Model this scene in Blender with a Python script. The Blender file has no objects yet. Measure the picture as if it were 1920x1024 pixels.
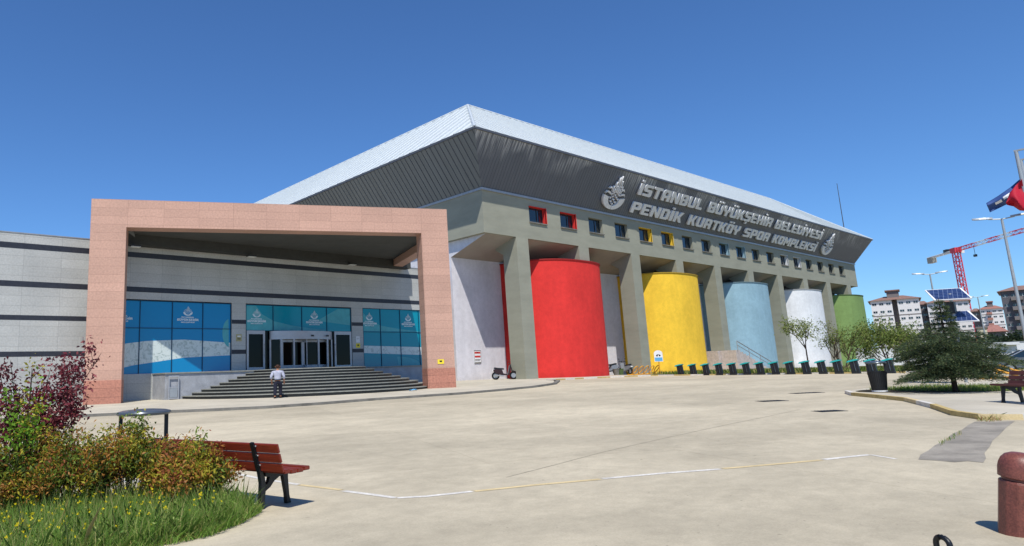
import bpy, bmesh, math, random
import numpy as np
from mathutils import Vector, Matrix
R_ = math.radians
random.seed(7); rng = np.random.default_rng(7)
SC = bpy.context.scene
COL = SC.collection

# ------------------------------------------------------------------ camera
YAW, PIT, ROL = R_(50.964), R_(10.146), R_(-2.16)
CF, CPX, CPY = 1253.7, 729.7, 475.1
CAMH = 1.65
_f = np.array([math.cos(PIT)*math.cos(YAW), math.cos(PIT)*math.sin(YAW), math.sin(PIT)])
_r0 = np.array([math.sin(YAW), -math.cos(YAW), 0.0]); _u0 = np.cross(_r0, _f)
_r = math.cos(ROL)*_r0 + math.sin(ROL)*_u0
_u = -math.sin(ROL)*_r0 + math.cos(ROL)*_u0
C0 = np.array([0, 0, CAMH])
cam_d = bpy.data.cameras.new("camera"); cam = bpy.data.objects.new("camera", cam_d); COL.objects.link(cam)
cam.matrix_world = Matrix(((_r[0], _u[0], -_f[0], 0), (_r[1], _u[1], -_f[1], 0), (_r[2], _u[2], -_f[2], CAMH), (0, 0, 0, 1)))
cam_d.sensor_width = 36; cam_d.lens = CF/1920*36
cam_d.shift_x = (960-CPX)/1920; cam_d.shift_y = -(512-CPY)/1920
cam_d.clip_start = 0.05; cam_d.clip_end = 6000
SC.camera = cam

# ------------------------------------------------------------------ world and sun
SUN_AZ, SUN_EL = R_(227.5), R_(56.5)          # where the sun stands
w = bpy.data.worlds.new("World"); SC.world = w; w.use_nodes = True
nt = w.node_tree; bg = nt.nodes["Background"]
sky = nt.nodes.new("ShaderNodeTexSky"); sky.sky_type = 'NISHITA'; sky.sun_disc = False
sky.sun_elevation = SUN_EL; sky.sun_rotation = math.pi/2-SUN_AZ
sky.altitude = 0; sky.air_density = 1.0; sky.dust_density = 0.0; sky.ozone_density = 6.0
tint = nt.nodes.new('ShaderNodeVectorMath'); tint.operation = 'MULTIPLY'; tint.inputs[1].default_value = (.67, .955, 1.25)
nt.links.new(sky.outputs[0], tint.inputs[0]); nt.links.new(tint.outputs[0], bg.inputs[0]); bg.inputs[1].default_value = 0.112
sl = bpy.data.lights.new("sun", 'SUN'); sl.energy = 5.0; sl.angle = R_(0.5); sl.color = (1.0, 0.96, 0.885)
so = bpy.data.objects.new("sun", sl); COL.objects.link(so)
dirv = Vector((-math.cos(SUN_EL)*math.cos(SUN_AZ), -math.cos(SUN_EL)*math.sin(SUN_AZ), -math.sin(SUN_EL)))
so.rotation_euler = dirv.to_track_quat('-Z', 'Y').to_euler(); so.location = (-30, -30, 60)
vs = SC.view_settings; vs.view_transform = 'Standard'; vs.look = 'None'; vs.gamma = 1; vs.exposure = 0.0
SC.render.resolution_x = 1024; SC.render.resolution_y = 546

# ------------------------------------------------------------------ ground height, survey helpers
GS = .0096
def gz(x, y): return GS*(x*math.cos(YAW)+y*math.sin(YAW)) - .0135*max(0.0, x-44)
def ray(x, y): return _f + (x-CPX)/CF*_r - (y-CPY)/CF*_u
def G(x, y, off=0.0):
    """where the line of sight through photo point (x, y) meets the ground"""
    d = ray(x, y); prev = 0; t = .8
    while t < 4000:
        p = C0+t*d
        if p[2] <= gz(p[0], p[1])+off:
            a, b = prev, t
            for _ in range(36):
                m = (a+b)/2; q = C0+m*d
                if q[2] <= gz(q[0], q[1])+off: b = m
                else: a = m
            return C0+b*d
        prev = t; t *= 1.012
    return C0+prev*d
def AT(x, y, D):
    d = ray(x, y); return C0+D/math.hypot(d[0], d[1])*d
def PL(x, y, ax, val):
    d = ray(x, y); return C0+(val-C0[ax])/d[ax]*d

# ------------------------------------------------------------------ materials
def srgb(*c):
    return tuple(((v/255)/12.92 if v/255 <= .04045 else ((v/255+.055)/1.055)**2.4) for v in c)
class NT:
    def __init__(s, name):
        s.m = bpy.data.materials.new(name); s.m.use_nodes = True; s.t = s.m.node_tree
        s.b = s.t.nodes["Principled BSDF"]
    def n(s, typ, **kw):
        nd = s.t.nodes.new(typ)
        for k, v in kw.items(): setattr(nd, k, v)
        return nd
    def l(s, a, b): s.t.links.new(a, b)
def mat(name, col, rough=.6, metal=0.0, var=.12, scale=3.0, bump=0.0, bscale=40.0, spec=.3, col2=None, stretch=(1, 1, 1), detail=6, trans=0.0, fine=0.0):
    k = NT(name); b = k.b
    b.inputs['Roughness'].default_value = rough; b.inputs['Metallic'].default_value = metal
    b.inputs['Specular IOR Level'].default_value = spec
    tc = k.n('ShaderNodeTexCoord'); mp = k.n('ShaderNodeMapping'); mp.inputs['Scale'].default_value = stretch
    k.l(tc.outputs['Object'], mp.inputs[0])
    nz = k.n('ShaderNodeTexNoise'); nz.inputs['Scale'].default_value = scale; nz.inputs['Detail'].default_value = detail
    nz.inputs['Roughness'].default_value = .65
    k.l(mp.outputs[0], nz.inputs[0])
    rp = k.n('ShaderNodeValToRGB'); c = col; d = col2 or tuple(x*(1-2*var) for x in col)
    rp.color_ramp.elements[0].position = .3; rp.color_ramp.elements[1].position = .7
    up = tuple(min(1, x*(1+var)) for x in c) if not col2 else c
    rp.color_ramp.elements[0].color = (*d, 1); rp.color_ramp.elements[1].color = (*up, 1)
    k.l(nz.outputs[0], rp.inputs[0]); out = rp.outputs[0]
    if fine:
        n3 = k.n('ShaderNodeTexNoise'); n3.inputs['Scale'].default_value = bscale; n3.inputs['Detail'].default_value = 3
        k.l(mp.outputs[0], n3.inputs[0])
        mr = k.n('ShaderNodeMapRange'); mr.inputs[1].default_value = .3; mr.inputs[2].default_value = .7
        mr.inputs[3].default_value = 1-fine; mr.inputs[4].default_value = 1+fine
        k.l(n3.outputs[0], mr.inputs[0])
        mx = k.n('ShaderNodeVectorMath', operation='SCALE'); k.l(out, mx.inputs[0]); k.l(mr.outputs[0], mx.inputs['Scale']); out = mx.outputs[0]
    k.l(out, b.inputs['Base Color'])
    if bump:
        n2 = k.n('ShaderNodeTexNoise'); n2.inputs['Scale'].default_value = bscale; n2.inputs['Detail'].default_value = 4
        k.l(mp.outputs[0], n2.inputs[0])
        bp = k.n('ShaderNodeBump'); bp.inputs['Strength'].default_value = bump; bp.inputs['Distance'].default_value = .02
        k.l(n2.outputs[0], bp.inputs['Height']); k.l(bp.outputs[0], b.inputs['Normal'])
    k.out = out
    return k.m
def tile_mat(name, col, mortar, bw, bh, mw=.012, speck=.18, rough=.5, tone=.08, speck_scale=16, spec=.4, grime=.0):
    """stone slabs: brick grid on (x+y, z) of the object, each slab its own tone"""
    k = NT(name); b = k.b; b.inputs['Roughness'].default_value = rough; b.inputs['Specular IOR Level'].default_value = spec
    tc = k.n('ShaderNodeTexCoord'); sp = k.n('ShaderNodeSeparateXYZ'); k.l(tc.outputs['Object'], sp.inputs[0])
    ad = k.n('ShaderNodeMath', operation='ADD'); k.l(sp.outputs[0], ad.inputs[0]); k.l(sp.outputs[1], ad.inputs[1])
    cb = k.n('ShaderNodeCombineXYZ'); k.l(ad.outputs[0], cb.inputs[0]); k.l(sp.outputs[2], cb.inputs[1])
    br = k.n('ShaderNodeTexBrick'); br.offset = 0; br.squash = 1
    br.inputs['Scale'].default_value = 1; br.inputs['Brick Width'].default_value = bw; br.inputs['Row Height'].default_value = bh
    br.inputs['Mortar Size'].default_value = mw; br.inputs['Mortar Smooth'].default_value = .3
    br.inputs['Color1'].default_value = (*[x*(1-tone) for x in col], 1); br.inputs['Color2'].default_value = (*[min(1, x*(1+tone)) for x in col], 1)
    br.inputs['Mortar'].default_value = (*mortar, 1); br.inputs['Bias'].default_value = 0
    k.l(cb.outputs[0], br.inputs['Vector'])
    def scaled(sc, amt, inp, det=3):
        nz = k.n('ShaderNodeTexNoise'); nz.inputs['Scale'].default_value = sc; nz.inputs['Detail'].default_value = det; k.l(tc.outputs['Object'], nz.inputs[0])
        mr = k.n('ShaderNodeMapRange'); mr.inputs[1].default_value = .3; mr.inputs[2].default_value = .7
        mr.inputs[3].default_value = 1-amt; mr.inputs[4].default_value = 1+amt*.8; k.l(nz.outputs[0], mr.inputs[0])
        v = k.n('ShaderNodeVectorMath', operation='SCALE'); k.l(inp, v.inputs[0]); k.l(mr.outputs[0], v.inputs['Scale']); return v.outputs[0]
    o = scaled(speck_scale, speck, br.outputs['Color']); o = scaled(.35, tone*1.3+grime, o, 6)
    k.l(o, b.inputs['Base Color'])
    return k.m
def glassy(name, col, rough=.06, spec=.6):
    k = NT(name); k.b.inputs['Base Color'].default_value = (*col, 1); k.b.inputs['Roughness'].default_value = rough
    k.b.inputs['Specular IOR Level'].default_value = spec; return k.m
def leaf(name, col, trans=.35, rough=.55):
    k = NT(name); k.b.inputs['Base Color'].default_value = (*col, 1); k.b.inputs['Roughness'].default_value = rough
    k.b.inputs['Specular IOR Level'].default_value = .25
    tr = k.n('ShaderNodeBsdfTranslucent'); tr.inputs[0].default_value = (*[min(1, c*1.3) for c in col], 1)
    mx = k.n('ShaderNodeMixShader'); mx.inputs[0].default_value = trans
    k.l(k.b.outputs[0], mx.inputs[1]); k.l(tr.outputs[0], mx.inputs[2]); k.l(mx.outputs[0], k.t.nodes['Material Output'].inputs[0]); return k.m

def ground_mat():
    k = NT('plaza_concrete'); b = k.b; b.inputs['Roughness'].default_value = .85; b.inputs['Specular IOR Level'].default_value = .25
    tc = k.n('ShaderNodeTexCoord')
    def noise(sc, det=6, st=(1, 1, 1), rot=0, rough=.6):
        mp = k.n('ShaderNodeMapping'); mp.inputs['Scale'].default_value = st; mp.inputs['Rotation'].default_value = (0, 0, rot); k.l(tc.outputs['Object'], mp.inputs[0])
        nz = k.n('ShaderNodeTexNoise'); nz.inputs['Scale'].default_value = sc; nz.inputs['Detail'].default_value = det; nz.inputs['Roughness'].default_value = rough
        k.l(mp.outputs[0], nz.inputs[0]); return nz.outputs[0]
    def mr(a, lo, hi, f0=.3, f1=.7):
        n = k.n('ShaderNodeMapRange'); n.inputs[1].default_value = f0; n.inputs[2].default_value = f1; n.inputs[3].default_value = lo; n.inputs[4].default_value = hi
        k.l(a, n.inputs[0]); return n.outputs[0]
    def mul(a, c):
        n = k.n('ShaderNodeMath', operation='MULTIPLY'); k.l(a, n.inputs[0]); k.l(c, n.inputs[1]); return n.outputs[0]
    v = mr(noise(.12, 7), .92, 1.05)
    v = mul(v, mr(noise(.55, 9, (1, 1.5, 1), R_(-28), .74), .87, 1.07))
    v = mul(v, mr(noise(.23, 9, (1, 1.6, 1), R_(40), .76), .9, 1.03, .42, .58))
    v = mul(v, mr(noise(.06, 5, (1, 1, 1), 0, .5), .9, 1.04, .4, .6))
    v = mul(v, mr(noise(3.2, 8, (1, 1.2, 1), R_(-35), .78), .86, 1.08))
    v = mul(v, mr(noise(45, 6, rough=.8), .84, 1.1))
    v = mul(v, mr(noise(11, 2), .55, 1.0, .22, .30))           # scattered dark stains
    # hairline cracks and slab joints
    mp = k.n('ShaderNodeMapping'); mp.inputs['Rotation'].default_value = (0, 0, R_(24)); mp.inputs['Location'].default_value = (1.3, 2.2, 0); k.l(tc.outputs['Object'], mp.inputs[0])
    wn = k.n('ShaderNodeTexNoise'); wn.inputs['Scale'].default_value = .4; wn.inputs['Detail'].default_value = 5; k.l(mp.outputs[0], wn.inputs[0])
    sc = k.n('ShaderNodeVectorMath', operation='SCALE'); sc.inputs['Scale'].default_value = .35; k.l(wn.outputs['Color'], sc.inputs[0])
    av = k.n('ShaderNodeVectorMath', operation='ADD'); k.l(mp.outputs[0], av.inputs[0]); k.l(sc.outputs[0], av.inputs[1])
    br = k.n('ShaderNodeTexBrick'); br.offset = .37; br.inputs['Scale'].default_value = 1; br.inputs['Brick Width'].default_value = 9.5; br.inputs['Row Height'].default_value = 6.6
    br.inputs['Mortar Size'].default_value = .013; br.inputs['Mortar Smooth'].default_value = .6
    br.inputs['Color1'].default_value = (1, 1, 1, 1); br.inputs['Color2'].default_value = (.93, .93, .93, 1); br.inputs['Mortar'].default_value = (.8, .79, .77, 1)
    k.l(av.outputs[0], br.inputs['Vector'])
    base = k.n('ShaderNodeValToRGB'); base.color_ramp.elements[0].color = (*srgb(192, 181, 157), 1); base.color_ramp.elements[1].color = (*srgb(206, 194, 168), 1)
    k.l(noise(.3, 5), base.inputs[0])
    m1 = k.n('ShaderNodeVectorMath', operation='MULTIPLY'); k.l(base.outputs[0], m1.inputs[0]); k.l(br.outputs[0], m1.inputs[1])
    m2 = k.n('ShaderNodeVectorMath', operation='SCALE'); k.l(m1.outputs[0], m2.inputs[0]); k.l(v, m2.inputs['Scale'])
    k.l(m2.outputs[0], b.inputs['Base Color'])
    bp = k.n('ShaderNodeBump'); bp.inputs['Strength'].default_value = .35; bp.inputs['Distance'].default_value = .01
    k.l(noise(38, 6, rough=.75), bp.inputs['Height']); k.l(bp.outputs[0], b.inputs['Normal'])
    return k.m
def seam_mat(name, col, axis, pitch, dark=.7, rough=.45, metal=0.0, streak=.12, stain=None):
    """painted sheet metal with rain streaks running along the seams"""
    k = NT(name); b = k.b; b.inputs['Roughness'].default_value = rough; b.inputs['Metallic'].default_value = metal
    tc = k.n('ShaderNodeTexCoord'); mp = k.n('ShaderNodeMapping')
    mp.inputs['Scale'].default_value = (3.5, .25, .25) if axis == 'X' else (.25, 3.5, .25); k.l(tc.outputs['Object'], mp.inputs[0])
    nz = k.n('ShaderNodeTexNoise'); nz.inputs['Scale'].default_value = 1.0; nz.inputs['Detail'].default_value = 5; k.l(mp.outputs[0], nz.inputs[0])
    mr = k.n('ShaderNodeMapRange'); mr.inputs[1].default_value = .3; mr.inputs[2].default_value = .72; mr.inputs[3].default_value = 1-streak; mr.inputs[4].default_value = 1+streak
    k.l(nz.outputs[0], mr.inputs[0])
    v = k.n('ShaderNodeVectorMath', operation='SCALE'); v.inputs[0].default_value = col; k.l(mr.outputs[0], v.inputs['Scale'])
    if stain:
        sp = k.n('ShaderNodeSeparateXYZ'); k.l(tc.outputs['Object'], sp.inputs[0]); zr = k.n('ShaderNodeMapRange'); zr.inputs[1].default_value = stain[0]; zr.inputs[2].default_value = stain[1]; k.l(sp.outputs[2], zr.inputs[0])
        n2 = k.n('ShaderNodeTexNoise'); n2.inputs['Scale'].default_value = .22; n2.inputs['Detail'].default_value = 2; k.l(tc.outputs['Object'], n2.inputs[0])
        n3 = k.n('ShaderNodeTexNoise'); n3.inputs['Scale'].default_value = 1.6; n3.inputs['Detail'].default_value = 4; k.l(mp.outputs[0], n3.inputs[0])
        a1 = k.n('ShaderNodeMapRange'); a1.inputs[1].default_value = .40; a1.inputs[2].default_value = .50; k.l(n2.outputs[0], a1.inputs[0]); a2 = k.n('ShaderNodeMapRange'); a2.inputs[1].default_value = .4; a2.inputs[2].default_value = .58; k.l(n3.outputs[0], a2.inputs[0])
        m1 = k.n('ShaderNodeMath', operation='MULTIPLY'); k.l(a1.outputs[0], m1.inputs[0]); k.l(a2.outputs[0], m1.inputs[1]); m2 = k.n('ShaderNodeMath', operation='MULTIPLY'); k.l(m1.outputs[0], m2.inputs[0]); k.l(zr.outputs[0], m2.inputs[1])
        mx = k.n('ShaderNodeMixRGB'); k.l(m2.outputs[0], mx.inputs[0]); k.l(v.outputs[0], mx.inputs[1]); mx.inputs[2].default_value = (*srgb(*stain[2]), 1); k.l(mx.outputs[0], b.inputs['Base Color']); return k.m
    k.l(v.outputs[0], b.inputs['Base Color']); return k.m
def film_mat(name, stops, x0, x1, var=.05):
    k = NT(name); b = k.b; b.inputs['Roughness'].default_value = .12; b.inputs['Specular IOR Level'].default_value = .45
    tc = k.n('ShaderNodeTexCoord'); sp = k.n('ShaderNodeSeparateXYZ'); k.l(tc.outputs['Object'], sp.inputs[0])
    mr = k.n('ShaderNodeMapRange'); mr.inputs[1].default_value = x0; mr.inputs[2].default_value = x1; k.l(sp.outputs[0], mr.inputs[0])
    rp = k.n('ShaderNodeValToRGB'); rp.color_ramp.elements[0].color = (*stops[0], 1); rp.color_ramp.elements[1].color = (*stops[-1], 1)
    if len(stops) == 3: e = rp.color_ramp.elements.new(.5); e.color = (*stops[1], 1)
    k.l(mr.outputs[0], rp.inputs[0]); k.l(rp.outputs[0], b.inputs['Base Color']); return k.m
def voronoi_mat(name, a, c, scale):
    k = NT(name); tc = k.n('ShaderNodeTexCoord'); vo = k.n('ShaderNodeTexNoise'); vo.inputs['Scale'].default_value = scale; vo.inputs['Detail'].default_value = 5; vo.inputs['Distortion'].default_value = 1.5
    k.l(tc.outputs['Object'], vo.inputs[0]); rp = k.n('ShaderNodeValToRGB'); rp.color_ramp.elements[0].position = .36; rp.color_ramp.elements[1].position = .5
    rp.color_ramp.elements[0].color = (*a, 1); rp.color_ramp.elements[1].color = (*c, 1); k.l(vo.outputs[0], rp.inputs[0]); k.l(rp.outputs[0], k.b.inputs['Base Color'])
    k.b.inputs['Roughness'].default_value = .25; return k.m

def seam_render(name, col):
    """painted render: faint pour lines, rain streaks, splash dirt with an uneven edge near the ground"""
    k = NT(name); b = k.b; b.inputs['Roughness'].default_value = .85; b.inputs['Specular IOR Level'].default_value = .2
    tc = k.n('ShaderNodeTexCoord')
    def nz(sc, st, det=5, rough=.6):
        mp = k.n('ShaderNodeMapping'); mp.inputs['Scale'].default_value = st; k.l(tc.outputs['Object'], mp.inputs[0])
        n_ = k.n('ShaderNodeTexNoise'); n_.inputs['Scale'].default_value = sc; n_.inputs['Detail'].default_value = det; n_.inputs['Roughness'].default_value = rough; k.l(mp.outputs[0], n_.inputs[0]); return n_.outputs[0]
    def mr(a, lo, hi, f0=.3, f1=.7):
        n_ = k.n('ShaderNodeMapRange'); n_.inputs[1].default_value = f0; n_.inputs[2].default_value = f1; n_.inputs[3].default_value = lo; n_.inputs[4].default_value = hi; k.l(a, n_.inputs[0]); return n_.outputs[0]
    def mul(a, c):
        n_ = k.n('ShaderNodeMath', operation='MULTIPLY'); k.l(a, n_.inputs[0]); k.l(c, n_.inputs[1]); return n_.outputs[0]
    v = mul(mr(nz(1.0, (1.1, 1.1, .12), 6), .93, 1.04), mr(nz(.35, (1, 1, 1), 7), .88, 1.07)); v = mul(v, mr(nz(9, (1, 1, 1), 3), .95, 1.04)); v = mul(v, mr(nz(2.2, (1, 1, 1), 6), .95, 1.03, .4, .6))
    sp = k.n('ShaderNodeSeparateXYZ'); k.l(tc.outputs['Object'], sp.inputs[0]); h = k.n('ShaderNodeMath', operation='MULTIPLY_ADD'); k.l(nz(1.2, (1, 1, 1), 5), h.inputs[0]); h.inputs[1].default_value = -1.6; k.l(sp.outputs[2], h.inputs[2])
    v = mul(v, mr(h.outputs[0], .8, 1.0, -.9, -.1))
    sc_ = k.n('ShaderNodeVectorMath', operation='SCALE'); sc_.inputs[0].default_value = col; k.l(v, sc_.inputs['Scale']); k.l(sc_.outputs[0], b.inputs['Base Color'])
    bp = k.n('ShaderNodeBump'); bp.inputs['Strength'].default_value = .12; bp.inputs['Distance'].default_value = .03; k.l(nz(5, (1, 1, 1), 5), bp.inputs['Height']); k.l(bp.outputs[0], b.inputs['Normal']); return k.m
M = {}
M['ground'] = ground_mat()
M['pave'] = mat('pavement_concrete', srgb(188, 180, 162), .85, var=.1, scale=.5, bump=.2, fine=.08)
M['kerbdark'] = mat('kerb_stone_dark', srgb(120, 117, 110), .85, var=.2, scale=1.5, bump=.3)
M['asphalt'] = mat('asphalt_patch', srgb(150, 143, 131), .9, var=.2, scale=1.4, bump=.4, bscale=60, fine=.12)
M['wpaint'] = mat('worn_white_paint', srgb(215, 210, 200), .7, var=.14, scale=5, fine=.15, bscale=30)
M['ypaint'] = mat('worn_yellow_paint', srgb(190, 168, 112), .75, var=.15, scale=5, fine=.15, bscale=30)
M['yfaint'] = mat('faded_yellow_paint', srgb(206, 186, 142), .8, var=.1, scale=4, fine=.1)
M['pink'] = tile_mat('pink_granite', srgb(190, 151, 132), srgb(160, 124, 108), 2.12, .52, .01, .13, .55, .06, 9)
M['pinkdark'] = tile_mat('red_granite', srgb(178, 122, 102), srgb(140, 96, 80), 2.12, .52, .014, .2, .55, .07, 9)
M['grey'] = tile_mat('grey_granite', srgb(176, 177, 173), srgb(140, 141, 139), 2.1, .6, .009, .12, .55, .06, 10, grime=.06)
M['stripe'] = mat('black_granite', srgb(52, 54, 62), .35, var=.15, scale=6, fine=.15)
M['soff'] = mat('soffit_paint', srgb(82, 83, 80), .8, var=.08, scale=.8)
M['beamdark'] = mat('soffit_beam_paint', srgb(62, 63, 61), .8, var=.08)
M['lav'] = seam_render('lavender_render', srgb(210, 208, 212))
M['olive'] = mat('olive_grey_render', srgb(146, 146, 131), .85, var=.07, scale=.6, bump=.15, bscale=8, stretch=(.5, .5, 1.6))
M['soffw'] = mat('warm_soffit_render', srgb(150, 143, 135), .85, var=.06, scale=.4)
M['fascia'] = seam_mat('charcoal_sheet', srgb(92, 97, 107), 'X', .8, streak=.1, stain=(19.9, 21.8, (168, 170, 172)))
M['fascia_s'] = seam_mat('charcoal_sheet_end', srgb(98, 104, 106), 'Y', .8, streak=.12)
M['rib'] = mat('charcoal_rib', srgb(76, 80, 88), .5, var=.06)
M['trim'] = mat('steel_trim', srgb(160, 163, 166), .4, .3, var=.08)
M['roofw'] = seam_mat('white_roof_sheet', srgb(198, 203, 202), 'X', 1, streak=.07, rough=.35)
M['roofs'] = seam_mat('white_roof_sheet_end', srgb(206, 211, 212), 'Y', 1, streak=.07, rough=.35)
M['roofg'] = seam_mat('weathered_roof_sheet', srgb(150, 160, 158), 'X', 1, streak=.14, rough=.5)
M['roofrib'] = mat('roof_rib', srgb(190, 197, 200), .4, var=.05)
for n, c in (('red', (212, 56, 52)), ('yellow', (238, 194, 62)), ('blue', (142, 174, 188)), ('white', (222, 224, 226)), ('green', (120, 146, 88))):
    M['bay_'+n] = mat(n+'_render', srgb(*c), .8, var=.05, scale=.45, bump=.12, bscale=7, stretch=(.6, .6, 1.6), fine=.03)
    M['bay_'+n] = seam_render(n+'_painted_render', srgb(*c)); M['cap_'+n] = mat(n+'_coping', tuple(x*.45 for x in srgb(*c)), .7, var=.08)
M['letter'] = mat('letter_metal', srgb(222, 223, 225), .4, .0, var=.05)
M['win'] = glassy('dark_window_glass', srgb(28, 42, 52), .05, .8)
M['frame'] = mat('dark_window_frame', srgb(48, 50, 54), .5, var=.05)
M['alu'] = mat('aluminium_frame', srgb(176, 178, 182), .4, .4, var=.05)
M['black'] = mat('black_paint', srgb(26, 28, 32), .45, var=.2, spec=.5)
M['dglass'] = glassy('door_glass', srgb(8, 10, 11), .04, .18)
M['film1'] = film_mat('blue_film', [srgb(0, 128, 182), srgb(0, 134, 178), srgb(0, 142, 160)], 12.7, 21.3)
M['film2'] = film_mat('teal_film', [srgb(0, 140, 160), srgb(0, 134, 152), srgb(70, 168, 156)], 22.4, 31.9)
M['film3'] = film_mat('teal_film_end', [srgb(0, 136, 158), srgb(20, 150, 152), srgb(66, 178, 154)], 33, 40)
M['filml'] = mat('pale_teal_film', srgb(84, 168, 176), .2, var=.08)
M['filmw'] = voronoi_mat('pale_pattern_film', srgb(168, 182, 178), srgb(205, 215, 212), 3.2)
M['mull'] = mat('mullion', srgb(10, 62, 92), .5, var=.05)
M['logo'] = mat('white_decal', srgb(214, 226, 230), .5, var=.03)
M['step'] = mat('black_granite_step', srgb(34, 36, 35), .5, var=.15, scale=5, fine=.1)
M['nose'] = mat('step_tread', srgb(142, 142, 134), .6, var=.12, scale=4, fine=.1)
M['cheek'] = mat('mottled_granite', srgb(158, 160, 164), .6, var=.12, scale=1.6, fine=.1, bscale=12)
M['wood'] = mat('varnished_wood', srgb(140, 52, 34), .35, var=.2, scale=4, stretch=(1, 14, 14), col2=srgb(98, 34, 24), bump=.1, spec=.5)
M['wood_old'] = mat('weathered_wood', srgb(112, 66, 62), .6, var=.2, scale=4, stretch=(1, 14, 14), col2=srgb(84, 48, 46))
M['iron'] = mat('cast_iron', srgb(24, 27, 32), .4, .2, var=.15, bump=.15, bscale=60, spec=.5)
M['bolt'] = mat('steel_bolt', srgb(190, 190, 190), .3, .8, var=.05)
M['redgran'] = mat('red_granite_bollard', srgb(120, 68, 57), .45, var=.14, scale=8, fine=.3, bscale=70, spec=.5, bump=.1)
M['lid'] = mat('grey_metal_lid', srgb(84, 92, 100), .3, .35, var=.08, spec=.5)
M['teal'] = mat('teal_plastic', srgb(46, 176, 172), .4, var=.06)
M['yel'] = mat('yellow_tube', srgb(214, 152, 44), .45, var=.08)
M['bark'] = mat('bark', srgb(92, 78, 64), .9, var=.25, scale=14, stretch=(1, 1, .3), bump=.6, bscale=30)
M['barkd'] = mat('dark_bark', srgb(58, 48, 42), .9, var=.25, scale=14, bump=.6, bscale=30)
M['steelpole'] = mat('galvanised_pole', srgb(160, 166, 170), .45, .3, var=.06)
M['crred'] = mat('crane_red', srgb(196, 62, 78), .6, var=.06)
M['crwhite'] = mat('crane_white', srgb(205, 210, 214), .6, var=.05)
M['conc'] = mat('grey_concrete', srgb(150, 148, 140), .8, var=.1)
M['carpaint'] = mat('grey_car_paint', srgb(104, 110, 118), .25, .5, var=.02, spec=.6)
M['tyre'] = mat('tyre_rubber', srgb(22, 22, 23), .8, var=.1)
M['skin'] = mat('skin', srgb(176, 124, 96), .6, var=.05)
M['shirt'] = mat('pale_shirt', srgb(188, 190, 204), .8, var=.2, scale=6, col2=srgb(140, 142, 160))
M['trous'] = mat('navy_trousers', srgb(26, 28, 44), .8, var=.12)
M['hair'] = mat('brown_hair', srgb(58, 36, 26), .7, var=.2, scale=20)
M['shoe'] = mat('black_shoe', srgb(20, 20, 22), .5, var=.1)
M['aptw'] = mat('apartment_white', srgb(214, 212, 210), .85, var=.04)
M['aptg'] = mat('apartment_grey', srgb(120, 114, 112), .85, var=.06)
M['aptd'] = mat('apartment_dark_grey', srgb(92, 92, 98), .85, var=.08)
M['tile'] = mat('roof_tiles', srgb(138, 108, 96), .85, var=.15, scale=2)
M['tilered'] = mat('red_roof_tiles', srgb(158, 112, 100), .85, var=.15, scale=2)
M['soil'] = mat('soil', srgb(86, 76, 56), .95, var=.25, scale=3, bump=.6)
M['turf'] = mat('turf', srgb(96, 104, 60), .95, var=.25, scale=2, col2=srgb(120, 108, 72), bump=.6)
M['signw'] = mat('sign_white', srgb(225, 226, 226), .5, var=.02)
M['signr'] = mat('sign_red', srgb(196, 60, 52), .5, var=.03)
M['signy'] = mat('sign_yellow', srgb(236, 212, 60), .5, var=.03)
M['signb'] = mat('sign_blue', srgb(96, 168, 214), .5, var=.03)
M['ink'] = mat('sign_ink', srgb(40, 40, 36), .6, var=.02)
M['brass'] = mat('brass_plaque', srgb(176, 164, 120), .35, .4, var=.15, scale=12)
M['lampw'] = mat('lamp_glass', srgb(226, 228, 222), .3, var=.02)
M['maroon'] = mat('maroon_paint', srgb(44, 14, 20), .25, var=.05, spec=.6)
M['silver'] = mat('silver_plastic', srgb(150, 154, 160), .35, .3, var=.05)
M['rubble'] = mat('stair_stone', srgb(188, 176, 168), .8, var=.12, scale=3)
M['bluefl'] = mat('blue_flag', srgb(52, 78, 132), .7, var=.08)
M['redfl'] = mat('red_flag', srgb(168, 20, 44), .7, var=.05)
M['pvcell'] = None
def pv_mat():
    k = NT('solar_cells'); tc = k.n('ShaderNodeTexCoord'); br = k.n('ShaderNodeTexBrick'); br.offset = 0
    br.inputs['Scale'].default_value = 1; br.inputs['Brick Width'].default_value = .16; br.inputs['Row Height'].default_value = .16; br.inputs['Mortar Size'].default_value = .006
    br.inputs['Color1'].default_value = (*srgb(28, 44, 84), 1); br.inputs['Color2'].default_value = (*srgb(34, 54, 98), 1); br.inputs['Mortar'].default_value = (*srgb(120, 134, 160), 1)
    k.l(tc.outputs['Object'], br.inputs[0]); k.l(br.outputs[0], k.b.inputs['Base Color']); k.b.inputs['Roughness'].default_value = .3; return k.m
M['pvcell'] = pv_mat()
L = {}
for n, c in dict(nan_y=(170, 160, 54), nan_g=(112, 132, 50), nan_o=(168, 118, 58), nan_r=(146, 84, 54), nan_d=(76, 90, 38),
                 pur_a=(122, 52, 62), pur_b=(86, 40, 48), pur_c=(148, 82, 84), lime=(112, 150, 44), gr_a=(122, 156, 66), gr_b=(98, 132, 54), gr_c=(160, 172, 96), gr_dry=(186, 176, 116),
                 spr_a=(54, 72, 52), spr_b=(76, 90, 60), spr_c=(104, 112, 72), tr_a=(116, 132, 62), tr_b=(94, 112, 50), tr_c=(140, 148, 84), dk_a=(44, 58, 42), dk_b=(58, 70, 46), fl_y=(236, 214, 40)).items():
    L[n] = leaf('leaf_'+n, srgb(*c))

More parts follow.
